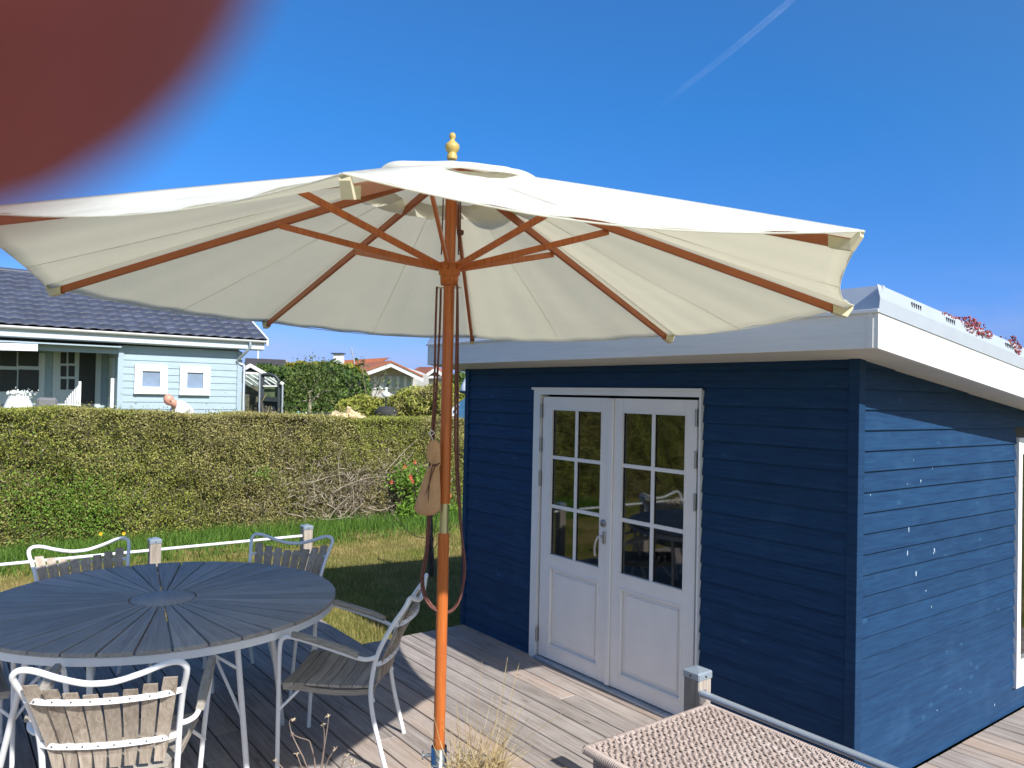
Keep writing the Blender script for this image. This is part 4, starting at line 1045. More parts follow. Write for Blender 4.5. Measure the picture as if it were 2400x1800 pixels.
while zz < wt-.01:
    z1 = min(zz+.165, wt)
    for a, b in ((-9.0, -4.2), (-2.56, -2.10), (-.72, yA-.04)) if zz < 2.62 and False else ((-9.0, yA+.03),):
        obj('wall_board', MB().add([(RX+.022,a,zz),(RX+.022,b,zz),(RX+.004,b,z1+.01),(RX+.004,a,z1+.01),(RX-.03,a,zz),(RX-.03,b,zz),(RX-.03,b,z1+.01),(RX-.03,a,z1+.01)],[(0,1,2,3),(4,7,6,5),(0,4,5,1),(1,5,6,2),(2,6,7,3),(3,7,4,0)]), M_lb, nh)
    zz = z1
obj('return_wall', MB().box(RX, NX-.031, yA, yA+.06, GB, wt), M_lb, nh)
obj('porch_ceiling', MB().box(RX, NX+.3, -9, yA-.001, wt-.06, wt-.03), M_lb, nh)
obj('porch_beam', MB().box(NX-.02, NX+.03, -9, yA-.022, wt-.20, wt-.061), M_lb, nh)
# two small square windows
for (a, b, c, d) in ((316,853,391,921),(422,857,491,924)):
    p0 = UX(a, b, NX+.05); p1 = UX(c, d, NX+.05); y0, y1, z0, z1 = p0.y, p1.y, p1.z, p0.z; X = NX+.023; w = .165
    f = obj('window', MB().box(X,X+.06,y0,y0+w,z0,z1).box(X,X+.06,y1-w,y1,z0,z1).box(X,X+.061,y0+w,y1-w,z1-w*.95,z1).box(X,X+.061,y0+w,y1-w,z0,z0+w*.85).box(X,X+.085,y0-.01,y1+.01,z0-.03,z0-.001), M_white, nh)
    obj('pane', MB().box(X+.012, X+.018, y0+w, y1-w, z0+w*.85, z1-w*.95), M_bluepane, f)
    obj('dark_room', MB().box(X-.001, X+.004, y0+w, y1-w, z0+w*.85, z1-w*.95), plain('blue_grey_room', (.07,.09,.14), .8), f)
# recess: big window, french door, dark doorway
def nbox(px0, py0, px1, py1, X, t, mat, name, parent, m=None):
    p0 = UX(px0, py0, X); p1 = UX(px1, py1, X)
    return obj(name, MB().box(X-t, X, p0.y, p1.y, p1.z, p0.z), mat, parent)
X = RX+.07; s = 3.16
M_gtrim = plain('pale_blue_trim', (.52,.58,.62), .5, var=.03)
M_darkroom = plain('dark_interior', (.035,.04,.042), .7)
def zb(a, b, c, d, X, t, mat, name, parent): return nbox(a/s, 600+b/s, c/s, 600+d/s, X, t, mat, name, parent)
w = zb(-330, 690, 325, 1100, X-.02, .02, M_gtrim, 'window', nh)
for (a, c) in ((-320,-165),(-150,-12),(0,122),(138,285)):
    for (b, d) in ((705,818),(840,1005)): zb(a, b, c, d, X-.004, .01, M_darkroom, 'pane', w)
dr = zb(398, 662, 742, 1130, X-.02, .02, M_gtrim, 'french_door', nh)
zb(590, 695, 700, 1130, X-.012, .004, M_darkroom, 'dark_opening', dr)
for a, c in ((450,492),(508,552)):
    for b, d in ((712,797),(812,893),(910,990)): zb(a, b, c, d, X-.01, .006, M_darkroom, 'pane', dr)
pr = UX(858/s, 600+665/s, NX-.7)
obj('side_window', MB().box(NX-1.0, NX-.5, yA-.025, yA-.001, 1.0, 2.75), M_gtrim, nh)
obj('side_lamp', MB().box(NX-.38, NX-.30, yA-.10, yA-.002, 1.55, 2.25), M_white, nh)
# lamp over the door
q = UX(485/s, 600+668/s, X+.15); obj('porch_lamp', MB().lathe([(.01,.06),(.10,.03),(.12,-.02),(.05,-.08),(.01,-.10)], 14, Matrix.Translation(q)), M_slot, nh)
# gutter, fascia, downpipe
Ye = UX(625, 801, NX+.40).y
obj('fascia', MB().box(NX+.30, NX+.33, -9, Ye-.03, EZ-.20, EZ+.02), M_gtrim, nh)
obj('soffit', MB().box(NX-.03, NX+.30, -9, Ye-.03, EZ-.22, EZ-.201), M_gtrim, nh)
gu = MB(); n = 8
pr_ = [(NX+.335+.055+.055*math.cos(PI+PI*k/n), EZ+.02+.055*math.sin(PI+PI*k/n)) for k in range(n+1)]
vs = [(x, yv, z) for yv in (-9, Ye) for x, z in pr_]
gu.add(vs, [(k, k+1, n+1+k+1, n+1+k) for k in range(n)], True)
g_ = obj('gutter', gu, M_white, nh); mm = g_.modifiers.new('thick', 'SOLIDIFY'); mm.thickness = .006
obj('downpipe', MB().tube(cr([(NX+.39,Ye-.42,EZ-.03),(NX+.39,Ye-.42,EZ-.16),(NX+.30,Ye-.50,EZ-.30),(NX+.05,Ye-.62,EZ-.52),(NX+.08,yB+.06,EZ-.62)], 4)+[Vector((NX+.08,yB+.06,GB))], .035, 10), M_greytube, nh)
# roof: pantiles laid one by one
TSL = .43; RDX = 3.55; ridge_z = EZ+.10+TSL*RDX
def roofz(x): return EZ+.06+TSL*(NX+.42-x)
L_ = RDX*math.sqrt(1+TSL**2)
obj('roof_underlay', MB().prism([(NX+.38,-9,roofz(NX+.38)-.06),(NX+.42-RDX,-9,roofz(NX+.42-RDX)-.06),(NX+.42-RDX,-9,roofz(NX+.42-RDX)-.10),(NX+.38,-9,roofz(NX+.38)-.10)], (0,Ye+8.95,0)), M_under, nh)
obj('roof_back', MB().prism([(NX+.42-RDX,-9,roofz(NX+.42-RDX)-.03),(NX+.42-2*RDX,-9,EZ+.03),(NX+.42-2*RDX,-9,EZ-.03),(NX+.42-RDX,-9,roofz(NX+.42-RDX)-.10)], (0,Ye+8.95,0)), M_tile, nh)
obj('gable', MB().prism([(NX-.03,yB-.05,wt),(NX+.42-RDX,yB-.05,roofz(NX+.42-RDX)-.12),(NX+.45-2*RDX,yB-.05,wt)], (0,.03,0)), M_lb, nh)
tw, tl = .292, .345
def tilemesh():
    m = MB(); n = 8; vs = []
    for i, (sx_, dz) in enumerate(((0,.022),(tl+.05,0))):
        for j in range(n+1):
            u = j/n; z = .032*(.5-.5*math.cos(2*PI*min(1,u*1.0)))**.8
            vs.append((sx_, u*(tw+.012), z+dz))
    b = len(vs); vs += [(0, j/n*(tw+.012), vs[j][2]-.020) for j in range(n+1)]
    fs = [(j, n+1+j, n+2+j, j+1) for j in range(n)]+[(b+j, j, j+1, b+j+1) for j in range(n)]
    return m.add(vs, [f[::-1] for f in fs], True)
ang = math.atan(TSL)
tm = None; rows = int(L_/tl)+1; cnt = 0; far = MB()
ycol = Ye-tw-.01
tiles = []
while ycol > -9:
    for r_ in range(rows): tiles.append((ycol, r_))
    ycol -= tw
random.seed(3)
for (yv, r_) in tiles:
    d = r_*tl; x = NX+.47-d*math.cos(ang); z = roofz(x)+.0
    Mx = Matrix.Translation((x, yv, z)) @ Matrix(((-math.cos(ang),0,math.sin(ang),0),(0,1,0,0),(math.sin(ang),0,math.cos(ang),0),(0,0,0,1)))
    if cnt < 299 and yv > -4.4:
        if tm is None: o = obj('roof_tile', tilemesh(), M_tile, nh, True); tm = o.data
        else: o = bpy.data.objects.new('roof_tile', tm); link(o, nh)
        o.matrix_local = Matrix.Translation(-Vector(nh.location)) @ Mx @ Matrix.Rotation(random.uniform(-.008,.008), 4, 'Z'); cnt += 1
    else:
        t_ = tilemesh(); far.add([Mx @ Vector(v) for v in t_.v], t_.f, True)
tag(obj('roof_tiles', far, M_tile, nh), kind='stuff')
rx = NX+.42-RDX; obj('ridge', MB().tube([(rx,-9,roofz(rx)+.02),(rx,Ye,roofz(rx)+.02)], .09, 10), M_tile, nh)
obj('barge_board', MB().prism([(NX+.46,Ye-.02,roofz(NX+.42)-.16),(NX+.46,Ye-.02,roofz(NX+.46)+.035),(rx,Ye-.02,roofz(rx)+.035),(rx,Ye-.02,roofz(rx)-.16)], (0,.045,0)), M_white, nh)
# awning
a0, a1 = UX(-40/s, 600+568/s, RX+.2), UX(188/s, 600+573/s, RX+.2)
b0, b1 = UX(-60/s, 600+650/s, NX+.35), UX(280/s, 600+660/s, NX+.35); dz = Vector((0,0,-.13))
aw = thing('awning', 'white awning rolled out over the large window of the light blue house', 'awning', (NX, -3.3, 2.6))
obj('awning_cloth', MB().prism([a0, a1, b1, b0], (0,0,.012)), plain('white_awning', (.72,.76,.80), .7, var=.03), aw)
obj('valance', MB().prism([b0, b1, b1+dz, b0+dz], (.012,0,0)), M_white, aw)
for q in (a0.lerp(b0,.0), ): pass
obj('awning_arm', MB().tube([UX(30/s, 600+640/s, RX+.1), UX(60/s, 600+665/s, NX+.33)], .02, 8).tube([UX(190/s, 600+650/s, RX+.1), UX(250/s, 600+672/s, NX+.33)], .02, 8), M_white, aw)

# things on the neighbour's terrace
def N(x, y, X=-15.2): return UX(x, y, X)
c = N(42, 1000); c.z = GB
t = thing('draped_table', 'small round table under a white cloth with white flowers on it, left above the hedge', 'table', c)
zt = N(42, 928).z
obj('table_cloth', MB().lathe([(.36,GB+.02),(.30,zt-.35),(.17,zt-.02),(.165,zt),(0,zt)], 20, Matrix.Translation((c.x,c.y,0))), M_white, t)
P = np.array([c.x,c.y,zt+.05])+np.random.randn(160,3)*np.array([.08,.11,.035]); vv, ff = leaves(P, .06, .6)
obj('flowers', npmesh('white_flowers', vv-np.array(c), ff), plain('white_bloom', (.7,.74,.68), .7), t, True)['kind'] = 'stuff'
p = [N(148,948,-14.6), N(172,925,-14.6), N(186,900,-14.6), N(186,955,-14.6), N(146,955,-14.6)]
t = thing('deck_chair', 'white slatted folding chair standing before the door of the light blue house', 'chair', (p[2].x, (p[0].y+p[2].y)/2, GB))
m = MB()
ya, yb = p[0].y, p[2].y; za, zc = p[0].z, p[2].z
for k in range(9):
    f0 = k/9; y_ = ya+(yb-ya)*f0; zt_ = za+(zc-za)*(f0**.75); o_ = MB().box(-14.62,-14.60,y_,y_+(yb-ya)/9-.012,GB+.25,zt_); obj('slat', o_, M_white, t)
obj('frame', MB().box(-14.65,-14.59,yb-.012,yb+.03,GB,zc+.05).box(-14.65,-14.59,ya-.02,ya+.012,GB,za), M_white, t)
t0, t1 = N(85,935,-15.5), N(135,955,-15.5)
t = thing('garden_sofa', 'low grey garden sofa back showing just over the hedge before the blue house', 'sofa', (-15.6, (t0.y+t1.y)/2, GB))
obj('back_cushion', MB().bbox(-15.62,-15.45,t0.y,t1.y,GB+.3,N(110,932,-15.5).z,.05), plain('grey_cushion', (.16,.16,.17), .9), t)
obj('seat_base', MB().bbox(-15.44,-14.9,t0.y,t1.y,GB,GB+.42,.03), plain('grey_cushion_base', (.13,.13,.14), .9), t)

# ------------------------------------------------------------------ person behind the hedge
M_skin = plain('skin', (.55,.27,.19), .5, var=.08, scale=12)
def skin_body(name, pts, edges, rad, mat, parent, sub=2):
    me = bpy.data.meshes.new(name); me.from_pydata([tuple(Vector(p)) for p in pts], edges, []); me.update()
    o = bpy.data.objects.new(name, me); link(o, parent); me.materials.append(mat)
    sk = o.modifiers.new('skin', 'SKIN'); sk.use_smooth_shade = True
    for i, r_ in enumerate(rad):
        v = me.skin_vertices[0].data[i]; v.radius = (r_, r_) if not isinstance(r_, tuple) else r_
    me.skin_vertices[0].data[0].use_root = True
    ss = o.modifiers.new('sub', 'SUBSURF'); ss.levels = sub; ss.render_levels = sub
    return o
hp = UD(396, 937, 15.2)
pe = thing('person', 'bald person in a white shirt sitting bent forward behind the hedge', 'person', (hp.x, hp.y, GB))
pe.rotation_euler = (0,0,0)
L = lambda x, y, z: (x, y, z)
hz0 = hp.z-GB
# faces towards -Y (left in the picture), torso leaning
body = [(0,.42,.50),(0,.40,.72),(0,.40,hz0-.40),(0,.24,hz0-.16),(0,.13,hz0-.08),(0,.04,hz0-.03),
        (.17,.26,hz0-.20),(.25,.12,hz0-.46),(.20,-.12,hz0-.66),(-.17,.26,hz0-.20),(-.25,.12,hz0-.46),(-.20,-.12,hz0-.66),
        (.11,.38,.48),(.14,-.05,.52),(.14,-.10,.08),(.14,-.22,.04),(-.11,.38,.48),(-.14,-.05,.52),(-.14,-.10,.08),(-.14,-.22,.04)]
ed_ = [(0,1),(1,2),(2,3),(3,4),(4,5),(3,6),(6,7),(7,8),(3,9),(9,10),(10,11),(0,12),(12,13),(13,14),(14,15),(0,16),(16,17),(17,18),(18,19)]
rd = [.14,.14,.15,.11,.075,.065,.075,.05,.04,.075,.05,.04,.085,.07,.045,.035,.085,.07,.045,.035]
skin_body('body', body, ed_, rd, M_skin, pe)
shirt = [(0,.42,.58),(0,.40,.74),(0,.41,hz0-.38),(0,.27,hz0-.17),(0,.19,hz0-.11),(.16,.27,hz0-.19),(.24,.16,hz0-.38),(-.16,.27,hz0-.19),(-.24,.16,hz0-.38)]
skin_body('shirt', shirt, [(0,1),(1,2),(2,3),(3,4),(3,5),(5,6),(3,7),(7,8)], [.18,.19,.21,.17,.12,.13,.09,.13,.09], plain('white_shirt', (.80,.80,.82), .8, var=.03), pe)
for ch_ in pe.children: ch_.location = (0, -.055, .035)
hm_ = MB(); nn, mm_ = 20, 16; vs = []
for i in range(mm_+1):
    th = PI*i/mm_
    for j in range(nn):
        an = 2*PI*j/nn; x = .078*math.sin(th)*math.cos(an); y = .098*math.sin(th)*math.sin(an); z = .115*math.cos(th)
        if z < 0: x *= 1-.22*(-z/.115); y = y*(1-.15*(-z/.115))-.012*(-z/.115)
        vs.append((x, y, z))
fs = [(i*nn+j, (i+1)*nn+j, (i+1)*nn+(j+1) % nn, i*nn+(j+1) % nn) for i in range(mm_) for j in range(nn)]
hm_.add(vs, fs, True)
hm_.add([(0,-.118,-.012),(-.014,-.088,-.03),(.014,-.088,-.03),(0,-.088,.02)], [(0,1,3),(0,3,2),(0,2,1)])   # nose
for sx_ in (1,-1): hm_.lathe([(.001,-.006),(.020,-.004),(.024,.004),(.012,.008)], 10, Matrix.Translation((sx_*.078,.012,-.01)) @ Matrix.Rotation(sx_*PI/2, 4, 'Y') @ Matrix.Diagonal((1.3,.8,1,1)))
Mh = Matrix.Translation((0,0,hz0)) @ Matrix.Rotation(R(28), 4, 'X')
hm_.v = [tuple(Mh @ Vector(v)) for v in hm_.v]
hd2 = obj('head', hm_, M_skin, pe, True)
ey = MB()
for sx_ in (1,-1): ey.lathe([(.001,-.009),(.009,-.003),(.009,.003),(.001,.009)], 8, Mh @ Matrix.Translation((sx_*.030,-.086,.010)))
obj('eyes', ey, M_slot, hd2, True); obj('mouth', MB().box(-.022,.022,-.093,-.088,-.058,-.053, Mh), plain('lips', (.35,.12,.1), .6), hd2, True)
stl = thing('garden_stool', 'low stool under the bald person in the white shirt, behind the hedge', 'stool', (hp.x, hp.y+.35, GB))
obj('seat', MB().bbox(hp.x-.2,hp.x+.2,hp.y+.2,hp.y+.58,GB+.36,GB+.40,.01), M_post, stl)
for a in (-1,1):
    for b in (-1,1): obj('leg', MB().box(hp.x+a*.17-.02,hp.x+a*.17+.02,hp.y+.39+b*.16-.02,hp.y+.39+b*.16+.02,GB,GB+.36), M_post, stl)

# ------------------------------------------------------------------ greenhouse
gD = 21.2
def G(x, y, d=0): return UD(x, y, gD+d)
M_dark = plain('dark_green_frame', (.025,.035,.04), .5)
M_ghg = plain('greenhouse_pane', (.22,.29,.26), .15, var=.4, scale=3, bump=0)
gh = thing('greenhouse', 'small greenhouse with white gable and dark frame beside the light blue house', 'greenhouse', G(610, 1000))
gh.location.z = GB
def gbar(name, a, b, w, mat, d=0, th=.05): return obj(name, MB().bar(G(*a, d), G(*b, d), th, w, (0,0,1) if abs(a[1]-b[1]) < abs(a[0]-b[0]) else (0,1,0), .003), mat, gh)
gbar('gable_trim', (570,866), (588,856), .10, M_white); gbar('gable_trim', (586,856), (623,877), .09, M_white); gbar('gable_trim', (570,874), (618,876), .06, M_white, .02)
obj('gable_panel', MB().prism([G(572,872,.05), G(588,858,.05), G(615,875,.05)], (-.03,0,0)), M_dark, gh)
gbar('post', (571,872), (570,1010), .06, M_white); gbar('post', (609,876), (607,1010), .055, M_greytube); gbar('post', (615,876), (613,1010), .10, M_dark, .02)
gbar('post', (654,893), (653,1010), .09, M_dark); gbar('post', (662,903), (660,1010), .045, M_greytube, -.05)
obj('post', MB().tube([G(658,897,-.05), G(664,902,-.05)], .05, 8), M_white, gh)
gbar('door_rail', (617,905), (650,905), .035, M_white, -.01); gbar('door_rail', (616,935), (652,937), .12, M_dark)
obj('arch_rail', MB().tube(cr([G(616,878), G(632,878), G(645,882), G(654,894)], 5), .05, 8), M_dark, gh)
for a, b in (((576,880),(607,902)),((585,876),(610,892)),((574,890),(592,902)),((600,877),(612,884)),((620,884),(648,901)),((632,884),(650,896)),((640,884),(650,891)),((620,892),(634,902))): gbar('rafter', a, b, .025, M_white, .6, .02)
obj('roof_pane', MB().prism([G(573,878,.7), G(608,878,.7), G(608,906,.7), G(573,906,.7)], (-.01,0,0)), M_ghg, gh); obj('roof_pane', MB().prism([G(617,881,.7), G(650,888,.7), G(650,905,.7), G(617,905,.7)], (-.01,0,0)), M_ghg, gh)
obj('door_pane', MB().prism([G(618,907,.1), G(650,907,.1), G(650,930,.1), G(618,930,.1)], (-.01,0,0)), plain('olive_glass', (.10,.13,.07), .2, var=.5, scale=4), gh)
obj('door_panel', MB().prism([G(617,941,.1), G(652,941,.1), G(652,1010,.1), G(617,1010,.1)], (-.01,0,0)), M_dark, gh)
obj('side_pane', MB().prism([G(573,905,.5), G(607,905,.5), G(607,1010,.5), G(573,1010,.5)], (-.01,0,0)), plain('mossy_glass', (.12,.12,.08), .3, var=.7, scale=5), gh)
c = G(632, 985, -.5); bs_ = thing('straw_bundle', 'bundle of straw and garden canes leaning at the greenhouse door', 'straw bundle', (c.x, c.y, GB))
P = np.array([c.x, c.y, c.z-.25])+np.random.randn(500,3)*np.array([.12,.16,.25]); vv, ff = leaves(P, .30, .05, up=2.0)
tag(obj('straw', npmesh('straw', vv-np.array((c.x,c.y,GB)), ff), M_straw, bs_, True), kind='stuff')

# ------------------------------------------------------------------ shrubs and trees beyond the hedge
M_conif = leafmat('dark_shrub', ((.035,.07,.018), (.08,.14,.03), (.15,.22,.05)), big=(.6,.45,.6), trans=.2)
M_gold = leafmat('golden_conifer', ((.16,.19,.03), (.30,.32,.05), (.45,.44,.10)), big=(.9,.5,.7), alt=((.16,.13,.06), (.28,.23,.11), (.38,.32,.17)), trans=.2)
M_yelcon = leafmat('yellow_top', ((.17,.16,.02), (.28,.26,.03), (.40,.35,.06)), big=(.9,.5,.7), trans=.2)
def shrub(name, label, blobs, mat, n, L, w=.42, up=.2, trunk=None, group=None, cat='shrub', core=True, extra=None):
    # blobs: (px, py, D, rx_px, ry_px, depth m)
    c = UD(*blobs[0][:3]); gzv = GB; t = thing(name, label, cat, (c.x, c.y, gzv), 0, group); Vs = []; Fs = []; off = 0; Pc = []
    tot = sum(b[3]*b[4] for b in blobs)
    for (px, py, D, rx_, ry_, dp_) in blobs:
        c = np.array(UD(px, py, D)); k = int(n*rx_*ry_/tot); d = np.random.randn(k,3); d /= np.linalg.norm(d, axis=1)[:,None]
        rr_ = (.80+.22*np.random.rand(k))*(1+.10*np.sin(d[:,0]*9+px)*np.sin(d[:,2]*8+py)+.08*np.sin(d[:,1]*17))
        d = d*rr_[:,None]; m_ = D/FL
        P = c+d[:,:1]*np.array(rt)*rx_*m_+d[:,2:3]*np.array([0,0,1])*ry_*m_+d[:,1:2]*np.array(fw)*dp_
        Pc.append(P)
        if core:
            mcore = MB(); 
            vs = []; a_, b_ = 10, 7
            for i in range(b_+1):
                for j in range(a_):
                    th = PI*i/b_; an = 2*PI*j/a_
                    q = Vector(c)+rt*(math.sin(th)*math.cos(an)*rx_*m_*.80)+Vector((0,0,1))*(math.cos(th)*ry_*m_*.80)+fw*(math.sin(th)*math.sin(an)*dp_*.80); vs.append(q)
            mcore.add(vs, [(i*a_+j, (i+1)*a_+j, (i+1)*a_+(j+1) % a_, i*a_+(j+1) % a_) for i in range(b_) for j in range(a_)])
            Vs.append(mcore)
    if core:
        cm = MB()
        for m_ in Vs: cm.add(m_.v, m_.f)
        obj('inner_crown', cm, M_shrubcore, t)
    P = np.concatenate(Pc); P[:,2] = np.maximum(P[:,2], gzv)
    vv, ff = leaves(P, L, w, up=up); tag(obj('foliage', npmesh('foliage', vv-np.array((t.location)), ff), mat, t, True), kind='stuff')
    tr = MB(); c = t.location
    for b in blobs[:3]:
        q = UD(b[0], b[1], b[2]); tr.tube([(q.x,q.y,gzv),(q.x,q.y,q.z)], [.09,.04], 7)
    obj('trunk', tr, M_dead, t)
    return t
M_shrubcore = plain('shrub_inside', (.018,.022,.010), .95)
shrub('tall_hedge', 'high dark green clipped hedge with golden top in the garden behind the greenhouse', [(695,938,27,65,82,1.6),(770,934,27,68,86,1.6),(822,940,27,46,76,1.6),(640,940,27,50,70,1.5),(700,990,26,90,60,1.5),(800,985,26,90,60,1.5)], M_conif, 30000, .15, cat='hedge')
shrub('golden_shrub', 'yellow green crown behind the clipped hedge left of the white chimney', [(705,868,28.5,38,20,1.0),(760,868,28.5,46,19,1.0),(810,873,28.5,40,20,1.0),(838,885,28.5,24,18,.8)], M_yelcon, 9000, .14)
shrub('juniper', 'left one of two golden spreading junipers, under the windows of the grey gable', [(850,962,19.5,58,34,.9),(820,966,19.3,30,30,.8),(890,960,19.6,38,26,.8)], M_gold, 9000, .12, .25, .5, group='golden junipers beyond the hedge')
shrub('juniper', 'right one of two golden spreading junipers, behind the pull rope and orange pole', [(990,948,19,70,42,1.0),(950,958,19,45,34,.8),(1035,942,19,55,44,.9),(1075,950,19,50,40,.9)], M_gold, 15000, .12, .25, .5, group='golden junipers beyond the hedge')
shrub('bush', 'dark green bush beside the shed corner above the blue tent', [(1085,905,24,32,34,.9),(1070,925,24,28,30,.8)], M_conif, 4000, .12, cat='bush')
shrub('bush', 'tall leafy bush left of the clipped hedge in front of the dark shed roof', [(620,885,29,50,32,.9),(665,890,29,38,28,.9)], M_conif, 5000, .14, cat='bush')
# small fruit tree
tD = 22.0
T_ = lambda x, y, d=0: UD(x, y, tD+d)
ft = thing('fruit_tree', 'small pale barked fruit tree in front of the clipped hedge right of the greenhouse', 'tree', T_(726,1000)); ft.location.z = GB
m = MB()
for pts, r0_ in (([(725,1010),(726,960),(726,935),(727,915)],.065),([(727,945),(745,925),(760,918),(775,915)],.035),([(727,930),(715,905),(700,890)],.03),([(727,938),(710,940),(703,936)],.025),([(728,920),(740,900),(752,880)],.03),([(740,928),(765,938),(790,940)],.025),([(745,906),(735,888),(730,870)],.02)):
    q = cr([T_(x, y) for x, y in pts], 4); m.tube(q, [r0_*(1-.6*i/len(q)) for i in range(len(q))], 7)
obj('trunk', m, plain('pale_branch', (.30,.27,.20), .9), ft)
P = np.concatenate([np.array(T_(x, y, -.2))+np.random.randn(260,3)*.22 for x, y in ((705,895),(745,880),(775,905),(725,870),(690,925),(765,935))])
vv, ff = leaves(P, .09, .4); tag(obj('foliage', npmesh('fruit_leaves', vv-np.array(ft.location), ff), leafmat('spring_leaves', ((.06,.09,.02),(.11,.15,.035),(.18,.22,.06)), trans=.3), ft, True), kind='stuff')
# straggly shoots before the grey gable
sh = thing('tall_shoots', 'thin leafy shoots rising before the windows of the grey gable', 'shrub', UD(890,960,24)); sh.location.z = GB; m = MB(); Pl = []
for (a, b) in (((858,925),(845,835)),((868,925),(905,862)),((878,930),(905,868)),((885,925),(925,885)),((895,925),(935,900)),((905,930),(912,885)),((860,880),(853,845)),((850,870),(835,838)),((900,930),(870,890))):
    q = [UD(*a, 24), UD(*b, 24)]; m.tube(q, [.016,.006], 5)
    for k in range(14): Pl.append(np.array(q[0].lerp(q[1], .35+.65*random.random()))+np.random.randn(3)*.05)
obj('stem', m, M_dead, sh); vv, ff = leaves(np.array(Pl), .11, .45); tag(obj('foliage', npmesh('shoot_leaves', vv-np.array(sh.location), ff), M_conif, sh, True), kind='stuff')

# ------------------------------------------------------------------ distant houses
M_red = plain('red_roof', (.36,.12,.06), .8, var=.15, scale=3)
M_wallg = plain('grey_render', (.50,.49,.46), .8, var=.04)
M_shade_trim = plain('white_wood_trim', (.72,.73,.72), .5, var=.03)
D1 = 42
def H(x, y, d=0): return UD(x, y, D1+d)
hs = thing('gabled_house', 'pale grey gabled house with row of white framed windows and red roof', 'house', H(915, 960)); hs.location.z = .3
apex, le, re = (917,845), (842,872), (992,880)
obj('wall', MB().prism([H(858,960), H(858,872), H(912,855), H(978,876), H(978,960)], fw*7), M_wallg, hs)
up1 = Vector((0,0,.34))
for a, b in ((apex, le), (apex, re)): obj('barge_board', MB().prism([H(*a,-1.0), H(*b,-1.0), H(*b,-1.0)-up1, H(*a,-1.0)-up1], fw*.10), M_shade_trim, hs)
bk = -rt*4.4+fw*7.2+Vector((0,0,.0))
rl_ = obj('roof', MB().prism([H(*apex,-1.05), H(*le,-1.05), H(*le,-1.05)+Vector((0,0,-.1)), H(*apex,-1.05)+Vector((0,0,-.1))], bk), M_red, hs)
obj('roof', MB().prism([H(*apex,-1.05), H(*re,-1.05), H(*re,-1.05)+Vector((0,0,-.1)), H(*apex,-1.05)+Vector((0,0,-.1))], bk), M_red, hs)
for k in range(6):
    x0 = 866+17.6*k
    f = obj('window', MB().prism([H(x0-4,880+.4*k,-.06), H(x0+13.5,880+.4*k,-.06), H(x0+13.5,912,-.06), H(x0-4,912,-.06)], fw*.05), M_shade_trim, hs)
    obj('pane', MB().prism([H(x0,881+.4*k,-.11), H(x0+9.5,881+.4*k,-.11), H(x0+9.5,909,-.11), H(x0,909,-.11)], fw*.04), plain('painted_pale_pane', (.38,.46,.44), .1, var=.1), f)  # pale reflection is put into the pane colour
cc = H(790, 845, -2); chm = obj('chimney', MB().prism([H(781,829,-2), H(801,829,-2), H(801,875,-2), H(781,875,-2)], fw*.6), M_shade_trim, hs)
obj('chimney_cap', MB().prism([H(775,827,-2.1), H(803,827,-2.1), H(803,829,-2.1), H(775,829,-2.1)], fw*.8), M_dark, chm)
obj('roof', MB().prism([H(795,845,3), H(912,838,3), H(850,872,3), H(795,862,3)], fw*.3), M_red, hs)
D2 = 48
def H2(x, y, d=0): return UD(x, y, D2+d)
h2 = thing('small_gabled_house', 'smaller white gabled house with red roof, just left of the parasol pole', 'house', H2(1015, 960)); h2.location.z = .3
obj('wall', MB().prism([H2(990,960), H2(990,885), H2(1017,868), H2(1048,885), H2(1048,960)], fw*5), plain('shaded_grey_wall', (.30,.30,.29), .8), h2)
for a, b in (((1019,860),(988,883)),((1019,860),(1055,886))): obj('barge_board', MB().prism([H2(*a,-.5), H2(*b,-.5), H2(*b,-.5)-Vector((0,0,.26)), H2(*a,-.5)-Vector((0,0,.26))], fw*.1), M_shade_trim, h2)
obj('tie_beam', MB().bar(H2(992,884,-.3), H2(1046,884,-.3), .05, .14), M_shade_trim, h2)
obj('roof', MB().prism([H2(1019,860,-.5), H2(988,883,-.5), H2(960,872,3), H2(982,860,3)], Vector((0,0,-.05))), M_red, h2)
obj('roof', MB().prism([H2(1019,860,-.5), H2(1055,886,-.5), H2(1060,880,3), H2(1024,858,3)], Vector((0,0,-.05))), M_red, h2)
obj('side_wall', MB().prism([H2(978,876,.5), H2(991,880,.2), H2(991,960,.2), H2(978,960,.5)], fw*.2), M_shade_trim, h2)
D3 = 34
dsd = thing('dark_outbuilding', 'outbuilding with dark felt roof partly hidden behind the bushes right of the blue house', 'building', UD(620, 960, D3)); dsd.location.z = .3
obj('roof', MB().prism([UD(575,839,D3+2), UD(668,843,D3+2), UD(680,868,D3), UD(570,868,D3)], Vector((0,0,-.08))), plain('dark_felt', (.055,.048,.05), .9), dsd)
obj('barge_board', MB().prism([UD(668,842,D3+2), UD(671,842,D3+2), UD(683,868,D3-.1), UD(679,868,D3-.1)], Vector((0,0,-.15))), M_post, dsd)
obj('wall', MB().prism([UD(572,868,D3+.3), UD(678,868,D3+.3), UD(678,960,D3+.3), UD(572,960,D3+.3)], fw*2), plain('dark_timber', (.10,.08,.07), .9), dsd)
fp = UD(605, 900, 60); fpt = UD(606, 786, 60)
fl_ = thing('flagpole', 'slim white flagpole standing right of the light blue house gable', 'flagpole', (fp.x, fp.y, .3))
obj('pole', MB().tube([(fpt.x, fpt.y, .3), fpt], [.075,.06], 8), M_white, fl_)
obj('ball', MB().lathe([(.001,-.08),(.07,-.04),(.08,0),(.07,.04),(.001,.08)], 10, Matrix.Translation(fpt+Vector((0,0,.05)))), M_white, fl_)
